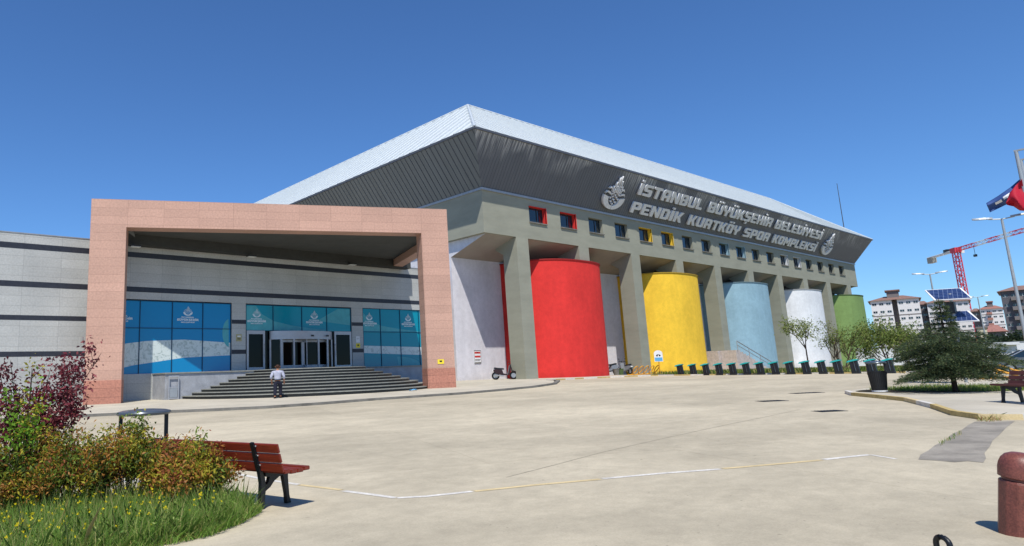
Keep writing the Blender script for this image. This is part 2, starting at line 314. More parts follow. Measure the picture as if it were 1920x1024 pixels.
# ------------------------------------------------------------------ object helpers
ROOTS = {}
def tag(o, label=None, cat=None, group=None, kind=None):
    if label: o['label'] = label
    if cat: o['category'] = cat
    if group: o['group'] = group
    if kind: o['kind'] = kind
    return o
def thing(name, label, cat, loc=(0, 0, 0), rz=0.0, group=None, scale=None):
    o = bpy.data.objects.new(name, None); o.empty_display_size = .2; COL.objects.link(o); o.location = loc; o.rotation_euler = (0, 0, rz)
    if scale: o.scale = scale
    o.matrix_basis  # noqa
    return tag(o, label, cat, group)
def lmat(o):
    return Matrix.LocRotScale(Vector(o.location), o.rotation_euler, Vector(o.scale))
class MB:
    def __init__(s): s.v = []; s.f = []; s.m = []
    def add(s, vs_, fs_, mi=0):
        n = len(s.v); s.v.extend([tuple(map(float, p)) for p in vs_]); s.f.extend([tuple(i+n for i in f) for f in fs_]); s.m.extend([mi]*len(fs_)); return s
    def box(s, x0, x1, y0, y1, z0, z1, mi=0, T=None):
        vs_ = [(x0, y0, z0), (x1, y0, z0), (x1, y1, z0), (x0, y1, z0), (x0, y0, z1), (x1, y0, z1), (x1, y1, z1), (x0, y1, z1)]
        if T is not None: vs_ = [T(*p) for p in vs_]
        return s.add(vs_, [(0, 3, 2, 1), (4, 5, 6, 7), (0, 1, 5, 4), (1, 2, 6, 5), (2, 3, 7, 6), (3, 0, 4, 7)], mi)
    def hexa(s, vs_, mi=0):
        return s.add(vs_, [(0, 3, 2, 1), (4, 5, 6, 7), (0, 1, 5, 4), (1, 2, 6, 5), (2, 3, 7, 6), (3, 0, 4, 7)], mi)
    def prism(s, poly, a0, a1, T, mi=0):
        """poly: list of (p, q); T(p, q, a) gives the point"""
        n = len(poly); vs_ = [T(p, q, a0) for p, q in poly]+[T(p, q, a1) for p, q in poly]
        return s.add(vs_, [tuple(range(n))[::-1], tuple(range(n, 2*n))]+[(i, (i+1) % n, n+(i+1) % n, n+i) for i in range(n)], mi)
    def tube(s, pts, rad, n=8, mi=0, cap=True):
        pts = [Vector(p) for p in pts]; k = len(pts)
        if not hasattr(rad, '__len__'): rad = [rad]*k
        rings = []; up = None
        for i, p in enumerate(pts):
            d = (pts[min(i+1, k-1)]-pts[max(i-1, 0)]).normalized()
            if up is None: up = Vector((0, 0, 1)) if abs(d.z) < .9 else Vector((1, 0, 0))
            a = d.cross(up)
            if a.length < 1e-4: a = d.orthogonal()
            a.normalize(); b = d.cross(a).normalized(); up = -b if False else up
            rings.append([p+a*math.cos(2*math.pi*j/n)*rad[i]+b*math.sin(2*math.pi*j/n)*rad[i] for j in range(n)])
        vs_ = [q for r in rings for q in r]
        fs_ = [(i*n+j, i*n+(j+1) % n, (i+1)*n+(j+1) % n, (i+1)*n+j) for i in range(k-1) for j in range(n)]
        if cap: fs_ += [tuple(range(n))[::-1], tuple(range((k-1)*n, k*n))]
        return s.add(vs_, fs_, mi)
    def lathe(s, prof, n=24, c=(0, 0, 0), mi=0, sx=1, sy=1):
        vs_ = []; k = len(prof)
        for r, z in prof:
            for j in range(n):
                a = 2*math.pi*j/n; vs_.append((c[0]+sx*r*math.cos(a), c[1]+sy*r*math.sin(a), c[2]+z))
        fs_ = [(i*n+j, i*n+(j+1) % n, (i+1)*n+(j+1) % n, (i+1)*n+j) for i in range(k-1) for j in range(n)]
        fs_ += [tuple(range(n))[::-1], tuple(range((k-1)*n, k*n))]
        return s.add(vs_, fs_, mi)
    def ball(s, c, r, n=12, m=8, mi=0):
        pr = [(math.sin(math.pi*i/m), -math.cos(math.pi*i/m)) for i in range(m+1)]
        pr[0] = (.02, -1); pr[-1] = (.02, 1); rx, ry, rz = r if hasattr(r, '__len__') else (r, r, r)
        return s.lathe([(a, b*rz) for a, b in pr], n, c, mi, rx, ry)
    def build(s, name, mats, parent=None, smooth=False, world=False, bevel=0.0, recalc=True, kind=None):
        me = bpy.data.meshes.new(name)
        if parent is not None and world:
            inv = lmat(parent)
            if parent.parent is not None: inv = lmat(parent.parent) @ inv
            inv = inv.inverted()
            V = [tuple(inv @ Vector(p)) for p in s.v]
        else: V = s.v
        me.from_pydata(V, [], s.f)
        if not isinstance(mats, (list, tuple)): mats = [mats]
        for m_ in mats: me.materials.append(m_)
        me.polygons.foreach_set('material_index', s.m)
        if recalc:
            bm = bmesh.new(); bm.from_mesh(me); bmesh.ops.recalc_face_normals(bm, faces=bm.faces[:])
            if bevel: bmesh.ops.bevel(bm, geom=bm.edges[:], offset=bevel, segments=2, affect='EDGES', clamp_overlap=True)
            bm.to_mesh(me); bm.free()
        if smooth:
            me.polygons.foreach_set('use_smooth', [True]*len(me.polygons))
            try: me.set_sharp_from_angle(angle=R_(40))
            except Exception: pass
        me.update()
        o = bpy.data.objects.new(name, me); COL.objects.link(o)
        if parent is not None: o.parent = parent
        if kind: o['kind'] = kind
        return o
def children(o): return [c for c in o.children]
ALLCH = None
def copy_tree(o, parent=None):
    c = o.copy(); COL.objects.link(c); c.parent = parent
    for ch in [x for x in bpy.data.objects if x.parent == o]: copy_tree(ch, c)
    return c

# flat sheets on the ground
def sheet(name, pts, m_, off, grid=None, thick=0.0, kind='structure', cut=True, parent=None):
    """polygon of (x, y) laid off metres above the ground; with thick it gets a rim going down"""
    bm = bmesh.new(); vs_ = [bm.verts.new((p[0], p[1], 0)) for p in pts]; bm.faces.new(vs_)
    bmesh.ops.triangulate(bm, faces=bm.faces[:])
    if cut: bmesh.ops.bisect_plane(bm, geom=bm.verts[:]+bm.edges[:]+bm.faces[:], plane_co=(44, 0, 0), plane_no=(1, 0, 0))
    if thick:
        r_ = bmesh.ops.extrude_face_region(bm, geom=bm.faces[:])
        low = [v for v in bm.verts if v not in [g_ for g_ in r_['geom'] if isinstance(g_, bmesh.types.BMVert)]]
        lowset = set(low)
        for v in bm.verts: v.co.z = gz(v.co.x, v.co.y)+(off-thick if v in lowset else off)
    else:
        for v in bm.verts: v.co.z = gz(v.co.x, v.co.y)+off
    bmesh.ops.recalc_face_normals(bm, faces=bm.faces[:])
    if not thick:
        for f_ in bm.faces:
            if f_.normal.z < 0: f_.normal_flip()
    me = bpy.data.meshes.new(name); bm.to_mesh(me); bm.free(); me.materials.append(m_)
    o = bpy.data.objects.new(name, me); COL.objects.link(o)
    if parent: o.parent = parent
    if kind: o['kind'] = kind
    return o
def ribbon(name, pts, wid, mats, off, seg_m=None, h=0.0, kind='structure'):
    """a strip following points (x, y), painted segment by segment when mats is a list"""
    P2 = [np.array(p[:2], float) for p in pts]; out = [P2[0]]
    for a, b in zip(P2, P2[1:]):
        n_ = max(1, int(np.linalg.norm(b-a)/(seg_m or 1e9)))
        for i in range(1, n_+1): out.append(a+(b-a)*i/n_)
    mb = MB(); L_ = []; R2 = []
    for i, p in enumerate(out):
        d = out[min(i+1, len(out)-1)]-out[max(i-1, 0)]; d /= np.linalg.norm(d)+1e-9; nn = np.array([-d[1], d[0]])
        L_.append(p+nn*wid/2); R2.append(p-nn*wid/2)
    mats = mats if isinstance(mats, list) else [mats]
    for i in range(len(out)-1):
        q = [L_[i], L_[i+1], R2[i+1], R2[i]]
        top = [(a[0], a[1], gz(*a)+off+h) for a in q]
        if h: mb.hexa([(a[0], a[1], gz(*a)-.05) for a in q]+top, (i) % len(mats))
        else: mb.add(top, [(0, 3, 2, 1)], i % len(mats))
    return mb.build(name, mats, kind=kind, recalc=bool(h))
def leaves(name, C, N_, size, mats, parent, up=.0, aspect=.45, seed=1, kind=None, probs=None, droop=0.0, origin=None):
    """one mesh of many small pointed leaves at points C"""
    rg = np.random.default_rng(seed); n = len(C); C = np.asarray(C, float)
    if origin is not None: C = C-np.array(origin)
    d = rg.normal(size=(n, 3)); d[:, 2] += up; d /= np.linalg.norm(d, axis=1)[:, None]
    if N_ is not None: d = N_
    s_ = np.cross(d, rg.normal(size=(n, 3))); s_ /= np.linalg.norm(s_, axis=1)[:, None]+1e-9
    L0 = size*(.6+.8*rg.random(n))[:, None]
    a = C; b = C+d*L0*.5+s_*L0*aspect/2; c = C+d*L0; e = C+d*L0*.5-s_*L0*aspect/2
    c[:, 2] -= droop*L0[:, 0]
    V = np.stack([a, b, c, e], 1).reshape(-1, 3)
    me = bpy.data.meshes.new(name); me.vertices.add(4*n); me.vertices.foreach_set('co', V.ravel())
    me.loops.add(4*n); me.loops.foreach_set('vertex_index', np.arange(4*n)); me.polygons.add(n)
    me.polygons.foreach_set('loop_start', np.arange(0, 4*n, 4)); me.polygons.foreach_set('loop_total', np.full(n, 4))
    for m_ in mats: me.materials.append(m_)
    me.polygons.foreach_set('material_index', rg.choice(len(mats), n, p=probs)); me.update(calc_edges=True)
    o = bpy.data.objects.new(name, me); COL.objects.link(o); o.parent = parent
    if kind: o['kind'] = kind
    return o

# ------------------------------------------------------------------ glyphs
GL = {'I': (2.6, [[(0, 0), (2.6, 0), (2.6, 10), (0, 10)]]),
 'S': (7, [[(0, 0), (6, 0), (7, 1), (7, 5.2), (6, 6.1), (2.4, 6.1), (2.4, 7.8), (7, 7.8), (7, 10), (1, 10), (0, 9), (0, 4.9), (1, 3.9), (4.6, 3.9), (4.6, 2.2), (0, 2.2)]]),
 'T': (7, [[(2.3, 0), (4.7, 0), (4.7, 7.8), (7, 7.8), (7, 10), (0, 10), (0, 7.8), (2.3, 7.8)]]),
 'A': (7, [[(0, 0), (2.4, 0), (2.4, 2.8), (4.6, 2.8), (4.6, 0), (7, 0), (7, 10), (1.5, 10), (0, 8.5)], [(2.4, 5), (4.6, 5), (4.6, 7.8), (2.4, 7.8)]]),
 'N': (7.5, [[(0, 0), (2.4, 0), (2.4, 5.6), (5.1, 0), (7.5, 0), (7.5, 10), (5.1, 10), (5.1, 4.4), (2.4, 10), (0, 10)]]),
 'B': (7, [[(0, 0), (6, 0), (7, 1), (7, 4.3), (6.4, 5), (7, 5.7), (7, 9), (6, 10), (0, 10)], [(2.4, 2.1), (4.6, 2.1), (4.6, 4.1), (2.4, 4.1)], [(2.4, 5.9), (4.6, 5.9), (4.6, 7.9), (2.4, 7.9)]]),
 'U': (7, [[(1, 0), (6, 0), (7, 1), (7, 10), (4.6, 10), (4.6, 2.2), (2.4, 2.2), (2.4, 10), (0, 10), (0, 1)]]),
 'L': (6, [[(0, 0), (6, 0), (6, 2.2), (2.4, 2.2), (2.4, 10), (0, 10)]]),
 'Y': (7, [[(2.3, 0), (4.7, 0), (4.7, 3.6), (7, 5.3), (7, 10), (4.6, 10), (4.6, 6), (2.4, 6), (2.4, 10), (0, 10), (0, 5.3), (2.3, 3.6)]]),
 'K': (7.4, [[(0, 0), (2.4, 0), (2.4, 3.8), (3, 3.8), (4.8, 0), (7.4, 0), (5.2, 5), (7.4, 10), (4.8, 10), (3, 6.2), (2.4, 6.2), (2.4, 10), (0, 10)]]),
 'E': (6.4, [[(0, 0), (6.4, 0), (6.4, 2.1), (2.4, 2.1), (2.4, 4), (5.8, 4), (5.8, 6), (2.4, 6), (2.4, 7.9), (6.4, 7.9), (6.4, 10), (0, 10)]]),
 'H': (7, [[(0, 0), (2.4, 0), (2.4, 3.9), (4.6, 3.9), (4.6, 0), (7, 0), (7, 10), (4.6, 10), (4.6, 6.1), (2.4, 6.1), (2.4, 10), (0, 10)]]),
 'R': (7, [[(0, 0), (2.4, 0), (2.4, 3.2), (4.6, 3.2), (4.6, 0), (7, 0), (7, 3.7), (6.4, 4.4), (7, 5.1), (7, 9), (6, 10), (0, 10)], [(2.4, 5.4), (4.6, 5.4), (4.6, 7.8), (2.4, 7.8)]]),
 'D': (7, [[(0, 0), (5.6, 0), (7, 1.4), (7, 8.6), (5.6, 10), (0, 10)], [(2.4, 2.2), (4.6, 2.2), (4.6, 7.8), (2.4, 7.8)]]),
 'P': (7, [[(0, 0), (2.4, 0), (2.4, 3.2), (6, 3.2), (7, 4.2), (7, 9), (6, 10), (0, 10)], [(2.4, 5.4), (4.6, 5.4), (4.6, 7.8), (2.4, 7.8)]]),
 'O': (7, [[(1, 0), (6, 0), (7, 1), (7, 9), (6, 10), (1, 10), (0, 9), (0, 1)], [(2.4, 2.2), (4.6, 2.2), (4.6, 7.8), (2.4, 7.8)]]),
 'G': (7, [[(1, 0), (7, 0), (7, 5.6), (4, 5.6), (4, 3.8), (4.7, 3.8), (4.7, 2.2), (2.4, 2.2), (2.4, 7.8), (7, 7.8), (7, 10), (1, 10), (0, 9), (0, 1)]]),
 'M': (9, [[(0, 0), (2.3, 0), (2.3, 6), (3.7, 2.6), (5.3, 2.6), (6.7, 6), (6.7, 0), (9, 0), (9, 10), (6.4, 10), (4.5, 5.4), (2.6, 10), (0, 10)]])}
def glyph_polys(txt):
    x = 0; out = []
    for ch in txt:
        base = {'İ': 'I', 'Ü': 'U', 'Ö': 'O', 'Ş': 'S', ' ': None}.get(ch, ch)
        if base is None: x += 4; continue
        wd, ps = GL[base]; out += [[(p+x, q) for p, q in poly] for poly in ps]
        sq = lambda a, b: [(x+a, b), (x+a+1.9, b), (x+a+1.9, b+1.9), (x+a, b+1.9)]
        if ch == 'İ': out.append(sq(.35, 11))
        if ch in 'ÜÖ': out += [sq(1, 11), sq(4.1, 11)]
        if ch == 'Ş': out.append([(x+2.6, -.5), (x+4.6, -.5), (x+4.2, -2.6), (x+2.2, -2.6), (x+2.9, -1.4)])
        x += wd+1.1
    return out, x-1.1
def arc(cx, cy, rx, ry, a0, a1, n):
    return [(cx+rx*math.cos(R_(a0+(a1-a0)*i/n)), cy+ry*math.sin(R_(a0+(a1-a0)*i/n))) for i in range(n+1)]
def emblem_polys():
    o = []
    o.append(arc(5, 4.3, 5, 4.3, 172, 269, 14)+arc(5, 4.3, 2.7, 2.9, 268, 180, 10))
    o.append(arc(5, 4.3, 5, 4.3, 271, 368, 14)+arc(5, 4.3, 2.7, 2.9, 360, 272, 10))
    for sgn in (0, 1):
        f_ = (lambda p: (p[0], p[1])) if not sgn else (lambda p: (10-p[0], p[1]))
        o.append([f_(p) for p in [(.2, 5.3), (.9, 5.9), (2.2, 5.6), (2.6, 5.2), (2.6, 5.9), (2.1, 6.3), (1.0, 6.5)]])
        o.append([f_(p) for p in [(1.1, 7.1), (1.9, 7.6), (2.9, 7.1), (2.9, 7.7), (1.9, 8.1)]])
    for (cx, cy) in [(5, 2.1), (4, 2.9), (6, 2.9), (5, 3.7), (3.2, 4.1), (6.8, 4.1), (4.1, 4.7), (5.9, 4.7), (5, 5.4), (3.2, 5.6), (6.8, 5.6)]:
        o.append([(cx-.42, cy), (cx, cy-.4), (cx+.42, cy), (cx, cy+.4)])
    for x, lo, hi in ((3.25, 6.3, 8.6), (4.0, 5.6, 10.2), (4.75, 6.1, 12.0), (5.5, 6.1, 12.6), (6.25, 5.6, 10.9), (7.0, 6.3, 9.0)):
        m_ = (lo+hi)/2
        o.append([(x-.2, lo), (x+.2, lo), (x+.22, m_-.15), (x-.22, m_-.15)])
        o.append([(x-.22, m_+.15), (x+.22, m_+.15), (x+.17, hi-.5), (x, hi), (x-.17, hi-.5)])
    return o
def flat_letters(name, polys, org, ux, uy, sx, sy, thick, m_, parent):
    """solid cut-out letters: polys in letter units on the plane org + u*ux + v*uy"""
    cu = bpy.data.curves.new(name, 'CURVE'); cu.dimensions = '2D'; cu.fill_mode = 'BOTH'; cu.extrude = thick/2
    for poly in polys:
        sp = cu.splines.new('POLY'); sp.points.add(len(poly)-1); sp.use_cyclic_u = True
        for i, (a, b) in enumerate(poly): sp.points[i].co = (a*sx, b*sy, 0, 1)
    ob = bpy.data.objects.new(name, cu); COL.objects.link(ob)
    me = bpy.data.meshes.new_from_object(ob); bpy.data.objects.remove(ob); bpy.data.curves.remove(cu)
    ux = Vector(ux).normalized(); uy = Vector(uy).normalized(); n_ = ux.cross(uy)
    T = Matrix(((ux[0], uy[0], n_[0], org[0]), (ux[1], uy[1], n_[1], org[1]), (ux[2], uy[2], n_[2], org[2]), (0, 0, 0, 1)))
    if parent is not None: T = lmat(parent).inverted() @ T
    me.transform(T); me.materials.clear(); me.materials.append(m_)
    o = bpy.data.objects.new(name, me); COL.objects.link(o); o.parent = parent; return o

# ================================================================== the setting
def ground():
    xs = sorted(set([-400, -150, -60, -20, 0, 10, 20, 30, 44, 60, 80, 110, 150, 220, 350, 600, 1200, 2500]+[44]))
    ys = [-2500, -1000, -400, -150, -60, -20, 0, 10, 20, 30, 44, 60, 100, 200, 400, 1000, 2500]
    mb = MB()
    vs_ = [(x, y, gz(x, y)) for x in xs for y in ys]; n = len(ys)
    mb.add(vs_, [(i*n+j, (i+1)*n+j, (i+1)*n+j+1, i*n+j+1) for i in range(len(xs)-1) for j in range(n-1)])
    return mb.build('ground', M['ground'], kind='structure', recalc=False)
ground()
gp = lambda *q: [tuple(G(*p)[:2]) for p in q]
# raised pavement along the two buildings; its dark kerb stones
kb = gp((120, 784), (300, 775), (400, 771), (500, 766), (600, 759), (700, 751), (780, 745.5), (860, 740), (940, 733), (1000, 727), (1040, 721))
kb = [(-30, 60)] + [(kb[0][0]-6, kb[0][1]+3.5)] + kb + [(43.2, 33.5), (44.5, 35.4), (47.0, 36.6), (52, 37.3), (56, 37.2), (61.8, 36.6), (62.3, 36.0), (61.0, 13.6), (60.2, 4), (66, 3)]
sheet('pavement', kb[1:] + [(66, 44), (44, 48), (-30, 70)], M['pave'], .10, thick=.2)
ribbon('kerb', [(a[0], a[1]) for a in kb[1:13]]+[(43.4, 33.2), (44.5, 35.1)], .26, [M['kerbdark']], .0, seg_m=1.0, h=.115)
ribbon('painted_kerb', [(44.5, 35.1), (47.0, 36.4), (52, 37.1), (56, 37.0), (61.9, 36.3), (62.2, 35.5), (60.9, 13.6), (60.1, 4)], .3, [M['wpaint'], M['ypaint']], .0, seg_m=1.6, h=.115)
verge = [(63.2, 37.5), (62.6, 30), (61.7, 13.6), (61, 4), (64, -6), (110, -14), (190, 0), (190, 36), (120, 38)]
sheet('verge_soil', verge, M['turf'], .13)
p = G(775, 733, .1); t = thing('plastic_wrapper', 'crumpled blue plastic wrapper on the pavement by the right canopy pillar', 'litter', (p[0], p[1], p[2]), .4)
b = MB(); rg0 = np.random.default_rng(2); n0 = 7; pts0 = [(-.35+.7*i/n0, -.12+.24*j/3, .02+.11*rg0.random()) for i in range(n0+1) for j in range(4)]
b.add(pts0, [(i*4+j, (i+1)*4+j, (i+1)*4+j+1, i*4+j+1) for i in range(n0) for j in range(3)]); o = b.build('film', M['signb'], t, recalc=False); md = o.modifiers.new('thick', 'SOLIDIFY'); md.thickness = .01
# planted island at the right with its white and yellow kerb
isl = gp((1588, 738), (1600, 742), (1640, 746), (1700, 752.5), (1750, 765), (1790, 779), (1840, 786.5), (1919, 787))
isl_poly = isl + [(20.5, 1.0), (22, -6), (34, -8), (46, 2.5), (45.5, 4.5), (38, 6.5), (31.5, 9.3)]
sheet('island_pavement', isl_poly, M['pave'], .10, thick=.2)
ribbon('island_kerb', isl + [(20.5, 1.0), (22, -6)], .13, [M['wpaint'], M['ypaint'], M['ypaint'], M['yfaint']], .0, seg_m=1.3, h=.115)
sheet('island_soil', [(31.0+1.9*math.cos(a)*math.cos(-.9)-5.2*0 - .0 + 3.3*math.sin(a)*math.sin(.75), 6.1+1.3*math.cos(a)-2.6*math.sin(a)) for a in [i*math.pi/10 for i in range(20)]], M['soil'], .115)
# asphalt repair, painted bay line
sheet('asphalt_patch', gp((1722, 862), (1726, 853), (1741, 845), (1752, 836), (1768, 828), (1786, 814), (1804, 806), (1816, 797), (1828, 791), (1903, 790), (1886, 803), (1873, 817), (1862, 826), (1856, 838), (1846, 850), (1849, 860), (1844, 868), (1815, 865), (1790, 867), (1758, 864)), M['asphalt'], .004)
M['joint'] = mat('joint_sealant', srgb(150, 143, 126), .9, var=.25, scale=3)
for q_ in (((950, 895), (1040, 872), (1130, 848), (1250, 821), (1370, 795), (1440, 781), (1500, 768)),):
    ribbon('slab_joint', gp(*q_), .014, [M['joint']], .003, seg_m=.6)
def line(name, q, wd, m_): return ribbon(name, gp(*q), wd, [m_], .004, seg_m=1.0)
line('painted_line', ((440, 888), (500, 900), (560, 909)), .09, M['wpaint'])
line('painted_line', ((562, 909.5), (600, 914), (640, 919)), .09, M['yfaint'])
line('painted_line', ((645, 921), (700, 928), (742, 934)), .1, M['wpaint'])
line('painted_line', ((745, 934), (800, 931), (885, 922)), .1, M['wpaint'])
line('painted_line', ((890, 921.5), (1000, 910), (1125, 899)), .1, M['yfaint'])
line('painted_line', ((1130, 898), (1240, 888), (1350, 880)), .1, M['wpaint'])
line('painted_line', ((1356, 879), (1450, 871), (1540, 863)), .1, M['yfaint'])
line('painted_line', ((1545, 862), (1590, 857), (1630, 853)), .11, M['wpaint'])
line('painted_line', ((1632, 853), (1650, 856), (1680, 861)), .07, M['wpaint'])

# ================================================================== sports hall
XA, XB = 44.5, 143.3
hall = thing('sports_hall', 'grey sports hall with flared charcoal fascia, white hipped roof and coloured rounded bays', 'sports hall', (XA, 41, .5))
def HB(mb, name, m_, **kw): return mb.build(name, m_, hall, world=True, **kw)
b = MB(); b.box(45.0, 142.6, 46, 118, -1.5, 14); b.prism([(41.3, 14), (46, 12.5), (46, 14)], 45.0, 45.02, lambda p, q, a: (a, p, q))
HB(b, 'lower_wall', M['lav'])
b = MB(); b.prism([(41.3, 14.0), (45.995, 12.5), (45.995, 14.0)], 45.03, 142.6, lambda p, q, a: (a, p, q)); HB(b, 'soffit', M['soffw'])
# windows in the upper storey
WX = [51.1+4.93*k for k in range(18)]; WW = 2.55; WZ0, WZ1 = 15.72, 17.34; RD = .5
b = MB(); xs = [XA]
for x in WX: xs += [x, x+WW]
xs.append(XB)
b.box(XA, XB, 41, 41+RD, 14, WZ0); b.box(XA, XB, 41, 41+RD, WZ1, 18.2)
for i in range(0, len(xs), 2): b.box(xs[i], xs[i+1], 41, 41+RD, WZ0, WZ1)
b.box(XA, XB, 41+RD, 120, 14, 18.2)
upper = HB(b, 'upper_wall', M['olive'])
rc = {0: 'bay_red', 1: 'bay_red', 4: 'bay_yellow', 5: 'bay_yellow', 8: 'bay_blue', 9: 'bay_blue', 12: 'bay_white', 13: 'bay_white', 16: 'olive'}
for k, x in enumerate(WX):
    b = MB(); y1 = 41+RD-.02; yb = y1-.12
    for q in ((x+.01, x+.09, WZ0+.01, WZ1-.01), (x+WW-.09, x+WW-.01, WZ0+.01, WZ1-.01), (x+.09, x+WW-.09, WZ0+.01, WZ0+.1), (x+.09, x+WW-.09, WZ1-.1, WZ1-.01), (x+WW*.62, x+WW*.62+.07, WZ0+.1, WZ1-.1)):
        b.box(q[0], q[1], yb, y1, q[2], q[3])
    wn = HB(b, 'window', M['frame'])
    MB().box(x+.09, x+WW-.09, yb+.05, y1-.01, WZ0+.1, WZ1-.1).build('pane', M['win'], wn, world=True)
    MB().box(x-.05, x+WW+.05, 40.86, 41.5, WZ0-.1, WZ0+.008).build('sill', M['kerbdark'], wn, world=True)
    if k in rc and rc[k] != 'olive':
        c_ = M[rc[k]]; q = MB(); q.box(x+WW-.05, x+WW-.004, 40.93, yb, WZ0+.01, WZ1-.01); q.box(x+.02, x+WW-.05, 40.93, yb, WZ1-.05, WZ1-.004); q.box(x+WW-.05, x+WW+.12, 40.93, 40.996, WZ0+.01, WZ1+.04)
        r__ = q.build('reveal', c_, wn, world=True)
# flared fascia: sloping outwards from the wall head to the eaves
YE, ZE, XE0, XE1 = 38.4, 22.45, 41.3, 146.1; YK = 123
b = MB(); b.hexa([(XA, 41, 18.2), (XB, 41, 18.2), (XB, 42, 18.2), (XA+.88, 42, 18.2), (XE0, YE, ZE), (XE1, YE, ZE), (XE1, 42, ZE), (XE0+3.98, 42, ZE)])
fz = Vector((0, YE-41, ZE-18.2)); fn = Vector((0, -4.25, -2.6)).normalized()
fascia = HB(b, 'fascia', [M['fascia']])
b = MB(); k = 0; x = XE0+.25
while x < XE1-.25:
    t = max(0, (XA-x)/(XA-XE0), (x-XB)/(XE1-XB))
    p0 = Vector((x, 41+(YE-41)*t, 18.2+(ZE-18.2)*t)); p1 = Vector((x, YE, ZE)); o_ = fn*.012
    b.hexa([p0+Vector((-.012, 0, 0)), p0+Vector((.012, 0, 0)), p0+Vector((.012, 0, 0))+o_, p0+Vector((-.012, 0, 0))+o_, p1+Vector((-.012, 0, 0)), p1+Vector((.012, 0, 0)), p1+Vector((.012, 0, 0))+o_, p1+Vector((-.012, 0, 0))+o_]); x += .4
b.build('seam', M['rib'], fascia, world=True, kind='stuff')
b = MB(); b.hexa([(XA, 41, 18.2), (XA+.9, 42.01, 18.2), (XA+.9, 120, 18.2), (XA, 120, 18.2), (XE0, YE, ZE), (XE0+4, 42.01, ZE), (XE0+4, YK, ZE), (XE0, YK, ZE)])
fs_ = HB(b, 'end_fascia', M['fascia_s'])
b = MB(); y = YE+.3; en = Vector((-4.25, 0, -3.2)).normalized()*.035
while y < 119:
    t = max(0, (41-y)/(41-YE)); p0 = Vector((XA+(XE0-XA)*t, y, 18.2+(ZE-18.2)*t)); p1 = Vector((XE0, y, ZE)); d_ = Vector((0, .02, 0))
    b.hexa([p0-d_, p0+d_, p0+d_+en, p0-d_+en, p1-d_, p1+d_, p1+d_+en, p1-d_+en]); y += .62
b.build('seam', M['rib'], fs_, world=True, kind='stuff')
b = MB(); b.box(XA-.1, XB+.05, 40.86, 41.0-.002, 18.02, 18.24); b.box(XA-.1, XA-.002, 41.0, 119, 18.02, 18.24); HB(b, 'fascia_trim', M['trim'])
# eaves gutter and roof
b = MB(); b.box(XE0-.12, XE1+.12, YE-.12, YE+.3, ZE+.003, ZE+.22); b.box(XE0-.12, XE0+.3, YE+.3, YK, ZE+.003, ZE+.22); b.box(XE1-.3, XE1+.12, YE+.3, YK, ZE+.003, ZE+.22); HB(b, 'gutter', M['rib'])
RT = 12; ZR = 31.59; z0 = ZE+.16
e0 = (XE0-.05, YE-.05, z0); e1 = (XE1+.05, YE-.05, z0); r0 = (XE0+RT, YE+RT, ZR); r1 = (XE1-RT, YE+RT, ZR); e2 = (XE0-.05, YK, z0); e3 = (XE1+.05, YK, z0); r2 = (XE0+RT, YK-RT, ZR); r3 = (XE1-RT, YK-RT, ZR)
lerp = lambda a, c, t: tuple(a[i]+(c[i]-a[i])*t for i in range(3))
ms = lerp(e0, e1, .79); mt = lerp(r0, r1, .985)
b = MB(); b.add([e0, ms, mt, r0], [(0, 1, 2, 3)], 0); b.add([ms, e1, r1, mt], [(0, 1, 2, 3)], 2); b.add([e0, r0, r2, e2], [(0, 1, 2, 3)], 1)
b.add([e1, e3, r3, r1], [(0, 1, 2, 3)], 1); b.add([r0, r1, r3, r2], [(0, 1, 2, 3)], 0); b.add([e2, r2, r3, e3], [(0, 1, 2, 3)], 0)
roof = HB(b, 'roof', [M['roofw'], M['roofs'], M['roofg']], recalc=True)
b = MB(); x = XE0+1.0
while x < XE1-1:
    hgt = min(1, (x-XE0)/RT, (XE1-x)/RT); a_ = Vector((x, YE, z0+.01)); c_ = Vector((x, YE+RT*hgt, z0+(ZR-z0)*hgt))
    u_ = Vector((0, -.055, .07)); d_ = Vector((.035, 0, 0)); b.hexa([a_-d_, a_+d_, a_+d_+u_, a_-d_+u_, c_-d_, c_+d_, c_+d_+u_, c_-d_+u_]); x += 1.15
y = YE+1.0
while y < YK-13:
    hgt = min(1, (y-YE)/RT); a_ = Vector((XE0, y, z0+.01)); c_ = Vector((XE0+RT*hgt, y, z0+(ZR-z0)*hgt))
    u_ = Vector((-.09, 0, .12)); d_ = Vector((0, .06, 0)); b.hexa([a_-d_, a_+d_, a_+d_+u_, a_-d_+u_, c_-d_, c_+d_, c_+d_+u_, c_-d_+u_]); y += 1.55
b.build('roof_seam', M['roofrib'], roof, world=True)
b = MB(); b.tube([e0, r0], .16, 6); b.tube([r0, r1], .14, 6); b.tube([r0, r2], .14, 6); b.tube([e1, r1], .14, 6); b.build('hip_cap', M['roofrib'], roof, world=True)
pm = PL(1582, 424, 1, 52); b = MB(); pt = PL(1574, 346, 1, 52); b.tube([(pm[0], 52, pm[2]-6), (pm[0], 52, pt[2])], [.12, .06], 6); HB(b, 'mast', M['rib'])
# pillars
for k in range(10):
    x = 48.9+9.87*k; b = MB(); z_ = gz(x, 41)-.6
    b.prism([(41.0, z_), (42.75, z_), (42.75, 12.5), (43.7, 13.1), (43.7, 13.6), (41.0, 14.0-.002)], x, x+1.75, lambda p, q, a: (a, p, q)); HB(b, 'pillar', M['olive'])
